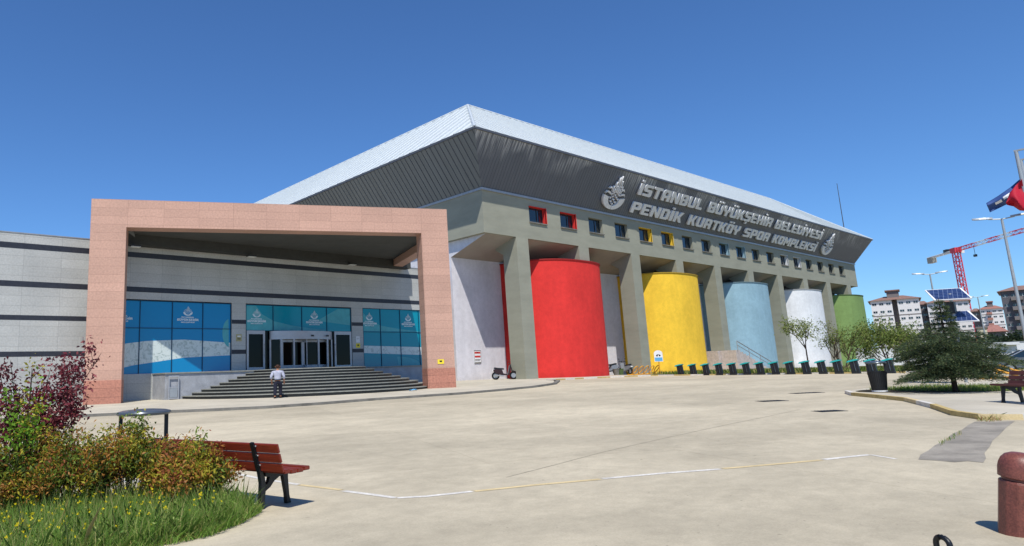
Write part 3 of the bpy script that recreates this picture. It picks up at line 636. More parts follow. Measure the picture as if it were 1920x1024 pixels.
# coloured rounded bays
for n, cx in (('red', 58.3), ('yellow', 79.6), ('blue', 100.3), ('white', 120.8), ('green', 140.9)):
    a_, bb, zt = 6.3, 5.75, 12.2; se = lambda v: math.copysign(abs(v)**.8, v); prof = [(cx+a_*se(math.cos(t)), 46-bb*se(math.sin(t))) for t in np.linspace(0, math.pi, 61)]
    prof = [(cx+a_, 46.4)]+prof+[(cx-a_, 46.4)]
    b = MB(); b.prism(prof, gz(cx, 40)-.8, zt, lambda p, q, a: (p, q, a)); ob = HB(b, 'bay', M['bay_'+n], smooth=True); ob['label'] = n+' rounded bay'
    pr2 = [(cx+(a_+.08)*se(math.cos(t)), 46-(bb+.08)*se(math.sin(t))) for t in np.linspace(0, math.pi, 61)]
    b = MB(); b.prism(pr2, zt+.002, zt+.12, lambda p, q, a: (p, q, a)); b.build('coping', M['cap_'+n], ob, world=True)
# outside stair between the yellow and the blue bay
b = MB()
for i in range(12): b.box(86.9, 96.6-.78*i, 38.9, 40.85, gz(88, 38)-.3 if i == 0 else .0+.24*i, .24*(i+1))
b.box(86.2, 88.3, 40.86, 46, -.5, 2.88); HB(b, 'stair', M['rubble'])
b = MB(); b.tube([(96.6, 38.85, 1.25), (87.3, 38.85, 4.0)], .06, 6); b.tube([(96.6, 38.85, .75), (87.3, 38.85, 3.5)], .04, 6)
for i in range(4): b.tube([(96.6-3.1*i, 38.85, .1+.9*i), (96.6-3.1*i, 38.85, 1.25+.92*i)], .05, 6)
HB(b, 'handrail', M['steelpole'])
# lettering and emblems on the fascia
def fp(x, s, off): p = Vector((x, 41, 18.2))+fz*s+fn*off; return p
UP = fz.normalized(); FL = fz.length
def word(txt, x0, x1, s0, s1):
    ps, wd = glyph_polys(txt); sy = (s1-s0)*FL/10
    return flat_letters('lettering', ps, fp(x0, s0, .17), (1, 0, 0), UP, (x1-x0)/wd, sy, .18, M['letter'], hall)
for t_, a_, c_ in (('İSTANBUL', 68.4, 83.0), ('BÜYÜKŞEHİR', 84.6, 103.6), ('BELEDİYESİ', 105.0, 122.9)):
    word(t_, a_, c_, .575, .845)['label'] = 'upper row of silver letters'
for t_, a_, c_ in (('PENDİK', 68.3, 79.6), ('KURTKÖY', 81.2, 95.2), ('SPOR', 96.7, 104.8), ('KOMPLEKSİ', 106.2, 122.8)):
    word(t_, a_, c_, .145, .405)['label'] = 'lower row of silver letters'
for x0, w_ in ((62.4, 3.9), (125.1, 4.0)):
    flat_letters('emblem', emblem_polys(), fp(x0, .115, .2), (1, 0, 0), UP, w_/10, .77*FL/12.6, .26, M['letter'], hall)

# small notices fixed on the hall wall
def sign_box(name, label, cat, c, wd, hg, face, th=.03, m_=None, deco=(), group=None):
    """flat sign; face = direction of its width (x, y); deco = (u0, u1, v0, v1, material)"""
    ux = Vector((face[0], face[1], 0)).normalized(); n_ = ux.cross(Vector((0, 0, 1)))
    t = thing(name, label, cat, tuple(c), 0, group)
    rz = math.atan2(ux.y, ux.x); t.rotation_euler = (0, 0, rz)
    MB().box(-wd/2, wd/2, -th, 0, -hg/2, hg/2).build('board', m_ or M['signw'], t)
    for i, (u0, u1, v0, v1, mm) in enumerate(deco): MB().box(u0*wd, u1*wd, -th-.006, -th+.001, v0*hg, v1*hg).build('marking', mm, t)
    return t
p = PL(895, 669, 1, 45.98)
sign_box('notice_board', 'red and white notice fixed low on the pale lavender wall', 'sign', (p[0], 45.98, p[2]), .95, 1.25, (1, 0), .04, M['signw'],
         ((-.5, .5, .44, .5, M['kerbdark']), (-.42, .42, .24, .38, M['signr']), (-.12, .12, .3, .34, M['signw']), (-.42, .42, -.06, .08, M['signr']), (-.4, .4, -.24, -.2, M['ink']), (-.4, .3, -.32, -.29, M['ink']), (-.5, .5, -.5, -.42, M['kerbdark']), (-.5, -.46, -.42, .44, M['kerbdark']), (.46, .5, -.42, .44, M['kerbdark'])))

# ================================================================== entrance building
YW = 44.5
ent = thing('entrance_building', 'low entrance block of grey granite slabs with black stripes and blue glazing', 'building', (12, YW, .4))
def EB(mb, name, m_, **kw): return mb.build(name, m_, ent, world=True, **kw)
b = MB(); ZT = 10.76; zb = -.5
for q in ((-14, 12.7, zb, ZT), (12.7, 42.2, 7.05, ZT), (21.32, 22.42, zb, 7.05), (31.88, 33.0, zb, 7.05), (41.0, 42.2, zb, 7.05), (12.7, 21.32, zb, 2.2), (22.42, 31.88, zb, 2.2), (33.0, 41.0, zb, 2.2)):
    b.box(q[0], q[1], YW, YW+.5, q[2], q[3])
b.box(-14, 42.2, YW+.9, 62, zb, ZT-.02)
EB(b, 'wall', M['grey'])
b = MB(); b.box(-14.1, 42.2, YW-.03, YW+1.0, ZT+.002, ZT+.06); EB(b, 'parapet_cap', M['trim'])
b = MB(); E_ = .008
for (z0_, z1_) in ((9.83, 10.18), (7.53, 7.87)): b.box(-14, 42.2, YW-E_, YW-.0005, z0_, z1_)
for (z0_, z1_) in ((5.55, 5.84), (3.40, 3.70)):
    for (a_, c_) in ((-14, 12.7), (21.32, 22.42), (31.88, 33.0), (41.0, 42.2)): b.box(a_, c_, YW-E_, YW-.0005, z0_, z1_)
EB(b, 'dark_stripe', M['stripe'])
YG = YW+.10
def curve_pt(x, x0, x1, pts):
    t = (x-x0)/(x1-x0); xs_ = [p[0] for p in pts]; return float(np.interp(t, xs_, [p[1] for p in pts]))
def glazing(x0, x1, z0_, z1_, verts, hor, film, upper_c, lower_c, extra=None):
    b = MB(); n = 48
    for i in range(n):
        a_, c_ = x0+(x1-x0)*i/n, x0+(x1-x0)*(i+1)/n
        if upper_c is None: b.add([(a_, YG, z0_), (c_, YG, z0_), (c_, YG, z1_), (a_, YG, z1_)], [(0, 1, 2, 3)], 0); continue
        ua, uc = curve_pt(a_, x0, x1, upper_c), curve_pt(c_, x0, x1, upper_c); la, lc = curve_pt(a_, x0, x1, lower_c), curve_pt(c_, x0, x1, lower_c)
        b.add([(a_, YG, ua), (c_, YG, uc), (c_, YG, z1_), (a_, YG, z1_)], [(0, 1, 2, 3)], 0)
        b.add([(a_, YG, la), (c_, YG, lc), (c_, YG, uc), (a_, YG, ua)], [(0, 1, 2, 3)], 1)
        b.add([(a_, YG, z0_), (c_, YG, z0_), (c_, YG, lc), (a_, YG, la)], [(0, 1, 2, 3)], 0)
    b.box(x0, x1, YG+.03, YG+.08, z0_, z1_, 0)
    o = EB(b, 'window', [film, M['filmw']], recalc=False)
    f_ = MB(); g_ = .025
    for v in verts: f_.box(v-.025, v+.025, YG-.05, YG-.003, z0_, z1_)
    f_.box(x0, x1, YG-.052, YG-.004, hor-.02, hor+.02) if hor else None
    f_.box(x0, x0+.05, YG-.06, YG-.002, z0_, z1_); f_.box(x1-.05, x1, YG-.06, YG-.002, z0_, z1_); f_.box(x0+.05, x1-.05, YG-.06, YG-.002, z1_-.05, z1_)
    f_.build('frame', M['mull'], o, world=True)
    if extra:
        q = MB()
        for poly in extra: q.add([(p[0], YG-.0035, p[1]) for p in poly], [tuple(range(len(poly)))])
        q.build('film_shape', M['filml'], o, world=True, recalc=False)
    return o
g1 = glazing(12.7, 21.3, 2.2, 7.0, (14.83, 17.0, 19.17), 5.17, M['film1'], [(0, 4.0), (.3, 4.32), (.6, 4.42), (1, 4.2)], [(0, 2.35), (.2, 2.75), (.6, 3.2), (1, 3.32)],
             [arc(21.2, 4.9, .55, 1.0, 100, 265, 12)])
g2 = glazing(22.44, 31.86, 5.1, 7.0, (24.7, 27.2, 29.5), None, M['film2'], None, None,
             [[(22.5, 5.12), (30.6, 5.12), (28, 5.3), (26.3, 5.5), (24.8, 5.8), (23.8, 6.3), (23.3, 6.9), (22.5, 6.9)], [(28.6, 5.9), (31.8, 5.6), (31.8, 6.9), (30.6, 6.9), (29.6, 6.4)]])
g3 = glazing(33.02, 40.98, 2.22, 7.05, (34.9, 37.05, 39.2), 5.08, M['film3'], [(0, 3.95), (.5, 3.85), (1, 3.75)], [(0, 3.35), (.5, 3.2), (1, 3.05)],
             [[(33.1, 5.15), (39.5, 5.15), (37, 5.35), (35, 5.6), (33.7, 6.1), (33.1, 6.7)], arc(36.6, 2.25, 2.6, .75, 0, 90, 8)+[(36.7, 2.3)]])
for gx, gw in ((13.6, g1), (18.1, g1), (23.35, g2), (28.35, g2), (33.75, g3), (38.0, g3)):
    d_ = flat_letters('emblem', emblem_polys(), (gx-.33, YG-.012, 6.05), (1, 0, 0), (0, 0, 1), .066, .052, .01, M['logo'], ent)
    bpy.data.objects.remove(d_) if False else None
    for i, (t_, hh, zz) in enumerate((('İSTANBUL', .09, 5.9), ('BÜYÜKŞEHİR', .15, 5.7), ('BELEDİYESİ', .08, 5.56))):
        ps, wd = glyph_polys(t_); ww = (.9, 1.5, .95)[i]
        flat_letters('lettering', ps, (gx-ww/2, YG-.012, zz), (1, 0, 0), (0, 0, 1), ww/wd, hh/10, .01, M['logo'], ent)
# swing doors either side of the revolving door
def door(x0, x1):
    b = MB(); zf, zt = 2.2, 5.08; y0, y1 = YG-.1, YG-.02; fw = .16
    for q in ((x0, x0+fw, zf, zt), (x1-fw, x1, zf, zt), (x0+fw, x1-fw, zf, zf+.22), (x0+fw, x1-fw, zt-.26, zt)): b.box(q[0], q[1], y0, y1, q[2], q[3])
    o = EB(b, 'door', M['alu'])
    MB().box(x0+fw, x1-fw, y0+.03, y1-.01, zf+.22, zt-.26).build('pane', M['dglass'], o, world=True)
    h_ = MB(); hx = x1-fw/2 if x0 < 26 else x0+fw/2; h_.tube([(hx, y0-.01, 3.2), (hx, y0-.09, 3.3), (hx, y0-.09, 4.0), (hx, y0-.01, 4.1)], .02, 6); h_.build('handle', M['bolt'], o, world=True)
door(22.5, 23.98); door(30.15, 31.8)
b = MB(); b.box(22.42, 31.88, YG+.02, YG+.06, 2.2, 5.1); EB(b, 'dark_glazing', M['dglass'])
# revolving door: drum with a light metal band, posts, curved glass and wings
cx_, rx_, ry_ = 27.1, 2.75, .85
def ep(t, k=1.0): return (cx_+rx_*k*math.cos(t), YG-.1-ry_*k*math.sin(t))
ts = np.linspace(0, math.pi, 33)
b = MB(); ring = [ep(t) for t in ts]; b.prism(ring, 4.42, 5.04, lambda p, q, a: (p, q, a)); b.prism([ep(t, 1.01) for t in ts], 2.2, 2.28, lambda p, q, a: (p, q, a))
for t in (0.03, .75, 1.18, 2.0, 2.45, 3.11):
    x, y = ep(t, .985); b.box(x-.07, x+.07, y-.05, y+.05, 2.28, 4.42)
rev = EB(b, 'revolving_door', M['alu'], smooth=False)
for (t0, t1) in ((0.05, .72), (2.5, 3.08)):
    b = MB(); tt = np.linspace(t0, t1, 8)
    for a_, c_ in zip(tt, tt[1:]): p0, p1 = ep(a_, .97), ep(c_, .97); b.add([(*p0, 2.28), (*p1, 2.28), (*p1, 4.42), (*p0, 4.42)], [(0, 1, 2, 3)])
    b.build('curved_glass', M['dglass'], rev, world=True, recalc=False)
for ang in (.35, 1.57, 2.55):
    w_ = MB(); ex, ey = ep(ang, .9); c0 = (cx_, YG-.25); dx, dy = ex-c0[0], ey-c0[1]; ln = math.hypot(dx, dy); ox, oy = -dy/ln*.03, dx/ln*.03
    for (s0, s1, z0_, z1_) in ((0, .06, 2.3, 4.4), (.9, 1, 2.3, 4.4), (.06, .9, 2.3, 2.5), (.06, .9, 4.22, 4.4)):
        w_.hexa([(c0[0]+dx*s0+ox, c0[1]+dy*s0+oy, z0_), (c0[0]+dx*s1+ox, c0[1]+dy*s1+oy, z0_), (c0[0]+dx*s1-ox, c0[1]+dy*s1-oy, z0_), (c0[0]+dx*s0-ox, c0[1]+dy*s0-oy, z0_),
                 (c0[0]+dx*s0+ox, c0[1]+dy*s0+oy, z1_), (c0[0]+dx*s1+ox, c0[1]+dy*s1+oy, z1_), (c0[0]+dx*s1-ox, c0[1]+dy*s1-oy, z1_), (c0[0]+dx*s0-ox, c0[1]+dy*s0-oy, z1_)])
    w_.build('wing', M['alu'], rev, world=True)
for px_ in (586, 615):
    q = MB(); p = PL(px_, 623, 1, YG-.1-ry_-.02); q.box(p[0]-.12, p[0]+.12, YG-.1-ry_-.03 if px_ < 600 else YG-ry_*.93-.1, YG-ry_*.9-.1, 4.62, 4.74); q.build('sensor', M['black'], rev, world=True)
# plaque and notices on the pilasters
sign_box('wall_plaque', 'small brass plaque on the pilaster left of the entrance doors', 'plaque', (21.87, YW-.001, 4.55), .42, .5, (1, 0), .03, M['brass'], ((-.3, .3, .1, .3, M['signw']), (-.3, .3, -.1, -.02, M['ink']), (-.3, .3, -.25, -.18, M['ink'])))
sign_box('paper_notice', 'white paper notice on the pilaster right of the doors', 'notice', (32.45, YW-.001, 4.45), .36, .5, (1, 0), .01, M['signw'], ((-.3, .3, .2, .24, M['ink']), (-.3, .2, .05, .09, M['ink'])))
sign_box('warning_sign', 'small yellow sign below the paper notice on the pilaster', 'sign', (32.45, YW-.001, 3.95), .42, .34, (1, 0), .015, M['signy'], ((-.2, .2, -.1, .25, M['ink']),), 'small yellow signs')

# ------------------------------------------------------------------ canopy
A0 = Vector((10.9, 42.19)); ca = R_(-23.5); ce = Vector((math.cos(ca), math.sin(ca))); cb = Vector((-ce.y, ce.x))
can = thing('entrance_canopy', 'pink granite portal canopy with two square pillars over the entrance steps', 'canopy', (A0.x, A0.y, .35), ca)
WU = 23.1; z0c = .35
def yb_at(u, Y):          # depth behind the front plane where the canopy meets the line y = Y
    return (Y-A0.y-u*ce.y)/cb.y
b = MB()
for (u0, u1) in ((0, 2.05), (21.15, WU)): b.box(u0, u1, 0, 1.15, -.3, 11.1-z0c)
b.box(0, WU, 0, 1.15, 11.1-z0c, 12.85-z0c)
can_f = b.build('portal_frame', M['pink'], can)
for (u0, u1) in ((0, 2.05), (21.15, WU)): MB().box(u0-.012, u1+.012, -.012, 1.162, -.3, 1.5).build('plinth', M['pinkdark'], can)
# roof slab: from the frame back to a beam in front of the grey wall
YB = 43.4; ZS = 11.16-z0c
ui = 22.2
uL = 2.3
def loc2(x, y): d = Vector((x, y))-A0; return (d.dot(ce), d.dot(cb))
bl = (uL, yb_at(uL, YB)); brr = (ui, yb_at(ui, YB))
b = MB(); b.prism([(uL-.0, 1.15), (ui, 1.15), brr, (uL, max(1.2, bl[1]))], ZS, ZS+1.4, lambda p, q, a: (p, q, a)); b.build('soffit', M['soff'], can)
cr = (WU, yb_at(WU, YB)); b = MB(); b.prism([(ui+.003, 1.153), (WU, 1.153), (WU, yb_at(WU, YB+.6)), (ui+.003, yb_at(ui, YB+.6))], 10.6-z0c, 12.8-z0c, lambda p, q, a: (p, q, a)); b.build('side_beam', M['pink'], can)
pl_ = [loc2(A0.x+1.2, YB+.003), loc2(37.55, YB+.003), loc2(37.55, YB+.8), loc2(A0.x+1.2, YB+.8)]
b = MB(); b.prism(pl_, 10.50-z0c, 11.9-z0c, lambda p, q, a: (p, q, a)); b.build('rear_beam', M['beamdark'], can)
p = (A0+ce*22.1); sign_box('warning_sign', 'small yellow sign on the right pink canopy pillar', 'sign', (p.x+cb.x*-.014, p.y+cb.y*-.014, 2.28), .45, .3, (ce.x, ce.y), .015, M['signy'], ((-.2, .2, -.1, .25, M['ink']),), 'small yellow signs')
# floodlights under the soffit
for i, (px_, py_, lb) in enumerate(((254, 462, 'floodlight under the canopy soffit beside its left pillar'), (472, 481, 'middle floodlight under the canopy soffit above the doors'), (661, 496, 'rightmost floodlight under the canopy soffit'))):
    p = PL(px_, py_, 1, 43.0); t = thing('floodlight', lb, 'floodlight', (p[0], 43.38, p[2]), 0, 'floodlights under the canopy')
    b = MB(); b.box(-.32, .32, -.55, -.12, -.02, .08); b.build('housing', M['black'], t, bevel=.02)
    MB().box(-.3, .3, -.53, -.14, -.05, -.021).build('lens', M['lampw'], t)
    MB().tube([(0, -.15, .03), (0, -.0, .12), (0, .02, .25)], .03, 6).build('bracket', M['black'], t)

# ------------------------------------------------------------------ steps, landing
st = thing('entrance_steps', 'curved black granite steps with pale treads up to the entrance', 'steps', (26.2, 42.3, .45))
ZG = .42; NST = 9; rise = (2.2-ZG-.10)/NST
for i in range(NST):
    r_ = 9.3-i*.63; zt = ZG+.10+rise*(i+1); pr_ = [(26.2+r_*math.cos(t)*1.0, 42.3-r_*math.sin(t)) for t in np.linspace(0, math.pi, 65)]
    b = MB(); b.prism(pr_, (ZG-.2) if i == 0 else zt-rise-.02, zt-.055, lambda p, q, a: (p, q, a), 0)
    r2 = r_+.03; pr2 = [(26.2+r2*math.cos(t), 42.3-r2*math.sin(t)) for t in np.linspace(0, math.pi, 65)]
    b.prism(pr2, zt-.054, zt, lambda p, q, a: (p, q, a), 1); b.build('step', [M['step'], M['nose']], st, world=True)
b = MB(); b.box(15.75, 40.6, 42.302, YW-.01, -.2, 2.12); b.build('landing_wall', M['cheek'], st, world=True)
b = MB(); b.box(15.7, 40.6, 42.22, YW-.012, 2.122, 2.2); b.build('landing_slab', M['nose'], st, world=True)
t = thing('metal_gate', 'small white metal gate at the left end of the landing wall', 'gate', (15.95, 42.2, .5))
b = MB()
for x in (0, .62): b.box(x-.035, x+.035, -.06, .0, -.1, 1.5)
b.box(.035, .585, -.05, -.01, 1.42, 1.5); b.box(.035, .585, -.05, -.01, .05, .12); b.box(.035, .585, -.05, -.01, .74, .8); b.build('gate_frame', M['alu'], t)
MB().box(.06, .56, -.035, -.02, .14, .72).build('panel', M['steelpole'], t)

# ================================================================== person
def skin_obj(name, chains, m_, parent, sub=1):
    """chains: list of lists of (x, y, z, r); chain points shared by coordinates are welded"""
    vs_, rs, es, idx = [], [], [], {}
    for ch in chains:
        prev = None
        for (x, y, z, r) in ch:
            k = (round(x, 4), round(y, 4), round(z, 4))
            if k not in idx: idx[k] = len(vs_); vs_.append((x, y, z)); rs.append(r)
            if prev is not None and prev != idx[k]: es.append((prev, idx[k]))
            prev = idx[k]
    me = bpy.data.meshes.new(name); me.from_pydata(vs_, es, []); o = bpy.data.objects.new(name, me); COL.objects.link(o)
    md = o.modifiers.new('skin', 'SKIN'); md.use_smooth_shade = True
    sv = me.skin_vertices[0].data if me.skin_vertices else None
    if sv is None:
        bm = bmesh.new(); bm.from_mesh(me); lay = bm.verts.layers.skin.verify()
        for i, v in enumerate(bm.verts): v[lay].radius = (rs[i] if not hasattr(rs[i], '__len__') else rs[i]); 
        bm.to_mesh(me); bm.free(); sv = me.skin_vertices[0].data
    for i, q in enumerate(sv):
        q.radius = rs[i] if hasattr(rs[i], '__len__') else (rs[i], rs[i]); q.use_root = (i == 0)
    s2 = o.modifiers.new('sub', 'SUBSURF'); s2.levels = sub; s2.render_levels = sub
    me.materials.append(m_); o.parent = parent; return o
pd = AT(521, 748, 39.6); pz = gz(pd[0], pd[1])+.10
pers = thing('person', 'person in pale shirt and dark trousers walking up to the entrance steps', 'person', (pd[0], pd[1], pz), math.atan2(9.0, 6.5)-math.pi/2, scale=(1.38, 1.2, 1.05))
# local frame: +y is where the person faces, x to the right
hip = .93
body = [[(0, 0, hip, .08), (0, 0, 1.12, .08), (0, .01, 1.30, .08), (0, 0, 1.44, .055), (0, .01, 1.53, .05), (0, .02, 1.62, .075), (0, .03, 1.70, .088), (0, .02, 1.765, .06)]]
for s_ in (-1, 1):
    fy = .16*s_
    body.append([(0, 0, hip, .08), (.09*s_, 0, hip-.06, .06), (.10*s_, .10*s_+.03, .5, .062), (.10*s_, fy-.05, .09, .042), (.10*s_, fy+.10, .04, .032)])
    ex_, wy = .30*s_, (-.04)
    body.append([(0, 0, 1.44, .055), (.19*s_, 0, 1.41, .04), (.27*s_, wy-.03, 1.14, .043), (.25*s_, wy+.10, .93, .03), (.255*s_, wy+.13, .86, .034), (.255*s_, wy+.15, .83, .03)])
    for j, (dx, ln) in enumerate(((-.024, .062), (-.008, .07), (.008, .065), (.024, .05))):
        body.append([(.255*s_, wy+.15, .83, .03), (.255*s_+dx, wy+.165+dx*.3, .80, .0095), (.255*s_+dx, wy+.17, .80-ln*.5, .009), (.252*s_+dx, wy+.165, .80-ln, .0075)])
    body.append([(.255*s_, wy+.13, .86, .034), (.228*s_, wy+.165, .83, .011), (.222*s_, wy+.18, .80, .009)])
skin_obj('body', body, M['skin'], pers, 1)
sh = [[(0, 0, .93, (.165, .125)), (0, 0, 1.12, (.16, .12)), (0, .01, 1.30, (.185, .13)), (0, 0, 1.44, (.13, .105)), (0, .01, 1.49, (.075, .07))]]
for s_ in (-1, 1): sh.append([(0, 0, 1.44, (.13, .105)), (.19*s_, 0, 1.41, .078), (.265*s_, -.07, 1.16, .062), (.262*s_, 0, 1.02, .05)])
skin_obj('shirt', sh, M['shirt'], pers, 2)
tr = [[(0, 0, .97, (.15, .125)), (0, 0, hip-.02, (.15, .13))]]
for s_ in (-1, 1): tr.append([(0, 0, hip-.02, (.15, .13)), (.095*s_, 0, .84, .108), (.10*s_, .10*s_+.03, .5, .082), (.10*s_, .16*s_-.05, .12, .066)])
skin_obj('trousers', tr, M['trous'], pers, 2)
for s_ in (-1, 1):
    b = MB(); b.ball((.10*s_, .16*s_+.02, .045), (.055, .14, .05), 12, 6); b.box(.10*s_-.05, .10*s_+.05, .16*s_-.10, .16*s_+.14, 0, .02); b.build('shoe', M['shoe'], pers, smooth=True)
b = MB(); b.ball((0, .012, 1.705), (.096, .105, .105), 16, 10); b.v = [(x, y-.012 if y < .02 else y-.03, z if z > 1.66 or y < .0 else z+.03) for x, y, z in b.v]; b.build('hair', M['hair'], pers, smooth=True)
b = MB(); b.ball((-.098, .03, 1.685), (.014, .022, .034), 8, 6); b.ball((.098, .03, 1.685), (.014, .022, .034), 8, 6); b.ball((0, .125, 1.675), (.014, .022, .022), 8, 6)
b.build('ears_and_nose', M['skin'], pers, smooth=True)
b = MB(); b.lathe([(.148, .955), (.155, .955), (.155, .99), (.148, .99)], 20, (0, 0, 0), 0, 1.05, .9); b.build('belt', M['shoe'], pers)

# ================================================================== benches
def make_bench(label, loc, rz, wood, sc=None):
    """local: x along the seat, +y the way a sitter faces"""
    t = thing('park_bench', label, 'bench', loc, rz, 'wooden slat benches', sc)
    Lb = 2.14
    seat = MB()
    for i, y in enumerate((-.14, -.03, .08, .19)):
        seat.box(-Lb/2, Lb/2, y-.051, y+.051, .415+(.012 if i in (0, 3) else 0), .462+(.012 if i in (0, 3) else 0))
    for i in range(4):
        seat2 = None
    sl_ = seat
    sl_.build('seat', wood, t, bevel=.008)
    bk = MB()
    for z, y in ((.50, -.215), (.615, -.25), (.73, -.285)):
        q = MB(); c = Vector((0, y, z)); up_ = Vector((0, -.29, .957)); nn = Vector((0, .957, .29))
        co = [c+Vector((sx*Lb/2, 0, 0))+up_*su*.054+nn*sn*.018 for su in (-1, 1) for (sx, sn) in ((-1, -1), (1, -1), (1, 1), (-1, 1))]
        bk.hexa(co)
    bk.build('backrest', wood, t, bevel=.007)
    for xs_ in (-.66, .66):
        f_ = MB(); w_ = .028
        def P(pts): f_.prism(pts, xs_-w_, xs_+w_, lambda p, q, a: (a, p, q))
        P([(-.235, .0), (-.165, .0), (-.155, .12), (-.135, .22), (-.15, .36), (-.185, .42), (-.325, .80), (-.36, .79), (-.24, .42), (-.215, .30), (-.225, .15)])
        P([(-.139, .20), (-.06, .24), (.0, .30), (.09, .345), (.20, .36), (.20, .418), (-.149, .418), (-.146, .37), (-.08, .36), (-.10, .30), (-.137, .27)])
        P([(.2005, .418), (.14, .359), (.195, .12), (.205, .0), (.285, .0), (.255, .10), (.235, .3), (.235, .418)])
        fr = f_.build('iron_frame', M['iron'], t, bevel=.004)
        bb_ = MB()
        for z, y in ((.50, -.245), (.615, -.28), (.73, -.315)):
            bb_.ball((xs_-.04, y, z+.02), .011, 8, 5); bb_.ball((xs_+.04, y, z+.02), .011, 8, 5)
        bb_.build('bolt', M['bolt'], fr)
    return t
pA, pB = G(472, 955), G(398, 926)
ax = math.atan2(pB[1]-pA[1], pB[0]-pA[0])
# frame at local x=+.62 is the near one; sitter faces to the right of the picture
near = np.array([4.06, 7.66]); dirx = np.array([-math.cos(ax), -math.sin(ax)])
fac = np.array(G(540, 944)[:2])-np.array(G(472, 955)[:2]); fang = R_(13.7)
brz = fang-math.pi/2
lx = np.array([math.cos(brz), math.sin(brz)]); ly = np.array([-math.sin(brz), math.cos(brz)])
cen = near-(-.2)*ly-(-.66 if np.dot(lx, dirx) < 0 else .66)*lx
make_bench('red varnished wooden bench with cast iron frames behind the orange hedge', (cen[0], cen[1], gz(*cen)), brz, M['wood'], (1.0, 1.0, 1.0))
p = G(1893, 760, .1)
make_bench('weathered maroon slat bench on the kerbed island at the right edge', (p[0]+.55, p[1]-.35, gz(p[0], p[1])+.1), R_(40), M['wood_old'], (1.0, 1.0, 1.05))

# ================================================================== bollard, ring, litter bins
p = G(1910, 1000); p = (p[0], p[1])
t = thing('bollard', 'squat red granite bollard with domed top at the right edge', 'bollard', (p[0]-.02, p[1]-.02, gz(*p)))
t.rotation_euler = Vector((_r[0], _r[1], 0)).to_track_quat('X', 'Z').to_euler(); t.rotation_euler = (Matrix.Rotation(R_(8.5), 4, Vector((p[0], p[1], 0)).normalized())).to_euler()
b = MB(); r = .155
b.lathe([(r*.98, -.05), (r, .02), (r, .44), (r*.97, .45), (r*.9, .456)], 12, (0, 0, 0)); b.build('shaft', M['redgran'], t, bevel=.004)
b = MB(); b.lathe([(r*.86, .457), (r*.86, .472)], 24); b.build('neck', M['redgran'], t)
b = MB(); b.lathe([(r*.9, .473), (r*1.02, .482), (r*1.03, .56), (r*.99, .60), (r*.9, .64), (r*.72, .675), (r*.45, .695), (r*.1, .70)], 28); b.build('dome', M['redgran'], t, smooth=True)
p = G(1763, 1023.9); q = (p[0]-.12, p[1]-.05)
t = thing('iron_ring', 'dark iron hoop standing at the bottom edge of the photo', 'hoop', (q[0], q[1], gz(*q)), R_(60))
b = MB(); b.tube([(-.06, 0, -.05), (-.06, 0, .045)]+[(-.06*math.cos(a), 0, .045+.055*math.sin(a)) for a in np.linspace(0.3, math.pi-.3, 9)]+[(.06, 0, .045), (.06, 0, -.05)], .022, 10); tb = b.build('hoop', M['iron'], t, smooth=True)
def litter_bin(label, loc, wd, lid_z, rz=0.0, bt=.70):
    t = thing('litter_bin', label, 'litter bin', loc, rz, 'black litter bins with raised lids'); k = wd
    MB().lathe([(k*.40, -.1), (k*.40, .06)], 24).build('base', M['signw'], t)
    b = MB(); b.lathe([(k*.37, .062), (k*.47, lid_z*bt), (k*.49, lid_z*bt), (k*.49, lid_z*(bt+.025)), (k*.45, lid_z*(bt+.025)), (k*.44, lid_z*bt)], 28)
    for j in range(28):
        a = 2*math.pi*(j+.5)/28; b.tube([(k*.375*math.cos(a), k*.375*math.sin(a), .08), (k*.475*math.cos(a), k*.475*math.sin(a), lid_z*bt)], .009, 4)
    b.build('basket', M['black'], t)
    for s_ in (-1, 1): MB().box(s_*k*.44-.03, s_*k*.44+.03, -.035, .035, lid_z*(bt-.1), lid_z-.015).build('post', M['black'], t)
    MB().lathe([(k*.46, lid_z-.03), (k*.52, lid_z-.02), (k*.54, lid_z+.01), (k*.52, lid_z+.035), (k*.42, lid_z+.055), (k*.2, lid_z+.07), (k*.02, lid_z+.073)], 36).build('lid', M['lid'], t, smooth=True)
    return t
p = G(1650, 735, .1); litter_bin('black litter bin with flat raised lid on the kerbed island', (p[0], p[1], p[2]), .60, 1.02, R_(-60))
p = AT(270, 775, 12.0); litter_bin('litter bin behind the orange hedge with only its dark grey lid and post showing', (p[0], p[1], gz(p[0], p[1])), .80, p[2]-gz(p[0], p[1]), R_(-15), .56)

# drain covers
for x, y, w_, dd, lb in ((1447, 752, .9, .5, 'dark drain cover nearest the middle of the plaza'), (1512, 737, 1.2, .5, 'dark drain cover farthest from the camera'), (1555, 771, .75, .45, 'dark drain cover nearest the kerbed island')):
    p = G(x, y); t = thing('drain_cover', lb, 'drain cover', (p[0], p[1], gz(p[0], p[1])), R_(-35), 'dark drain covers')
    b = MB(); b.box(-w_/2, w_/2, -dd/2, dd/2, -.02, .008); b.build('frame', M['iron'], t)
    b = MB()
    for i in range(7): b.box(-w_/2+.06+i*(w_-.12)/7, -w_/2+.06+(i+.55)*(w_-.12)/7, -dd/2+.05, dd/2-.05, .0085, .016)
    b.build('grate', M['black'], t)

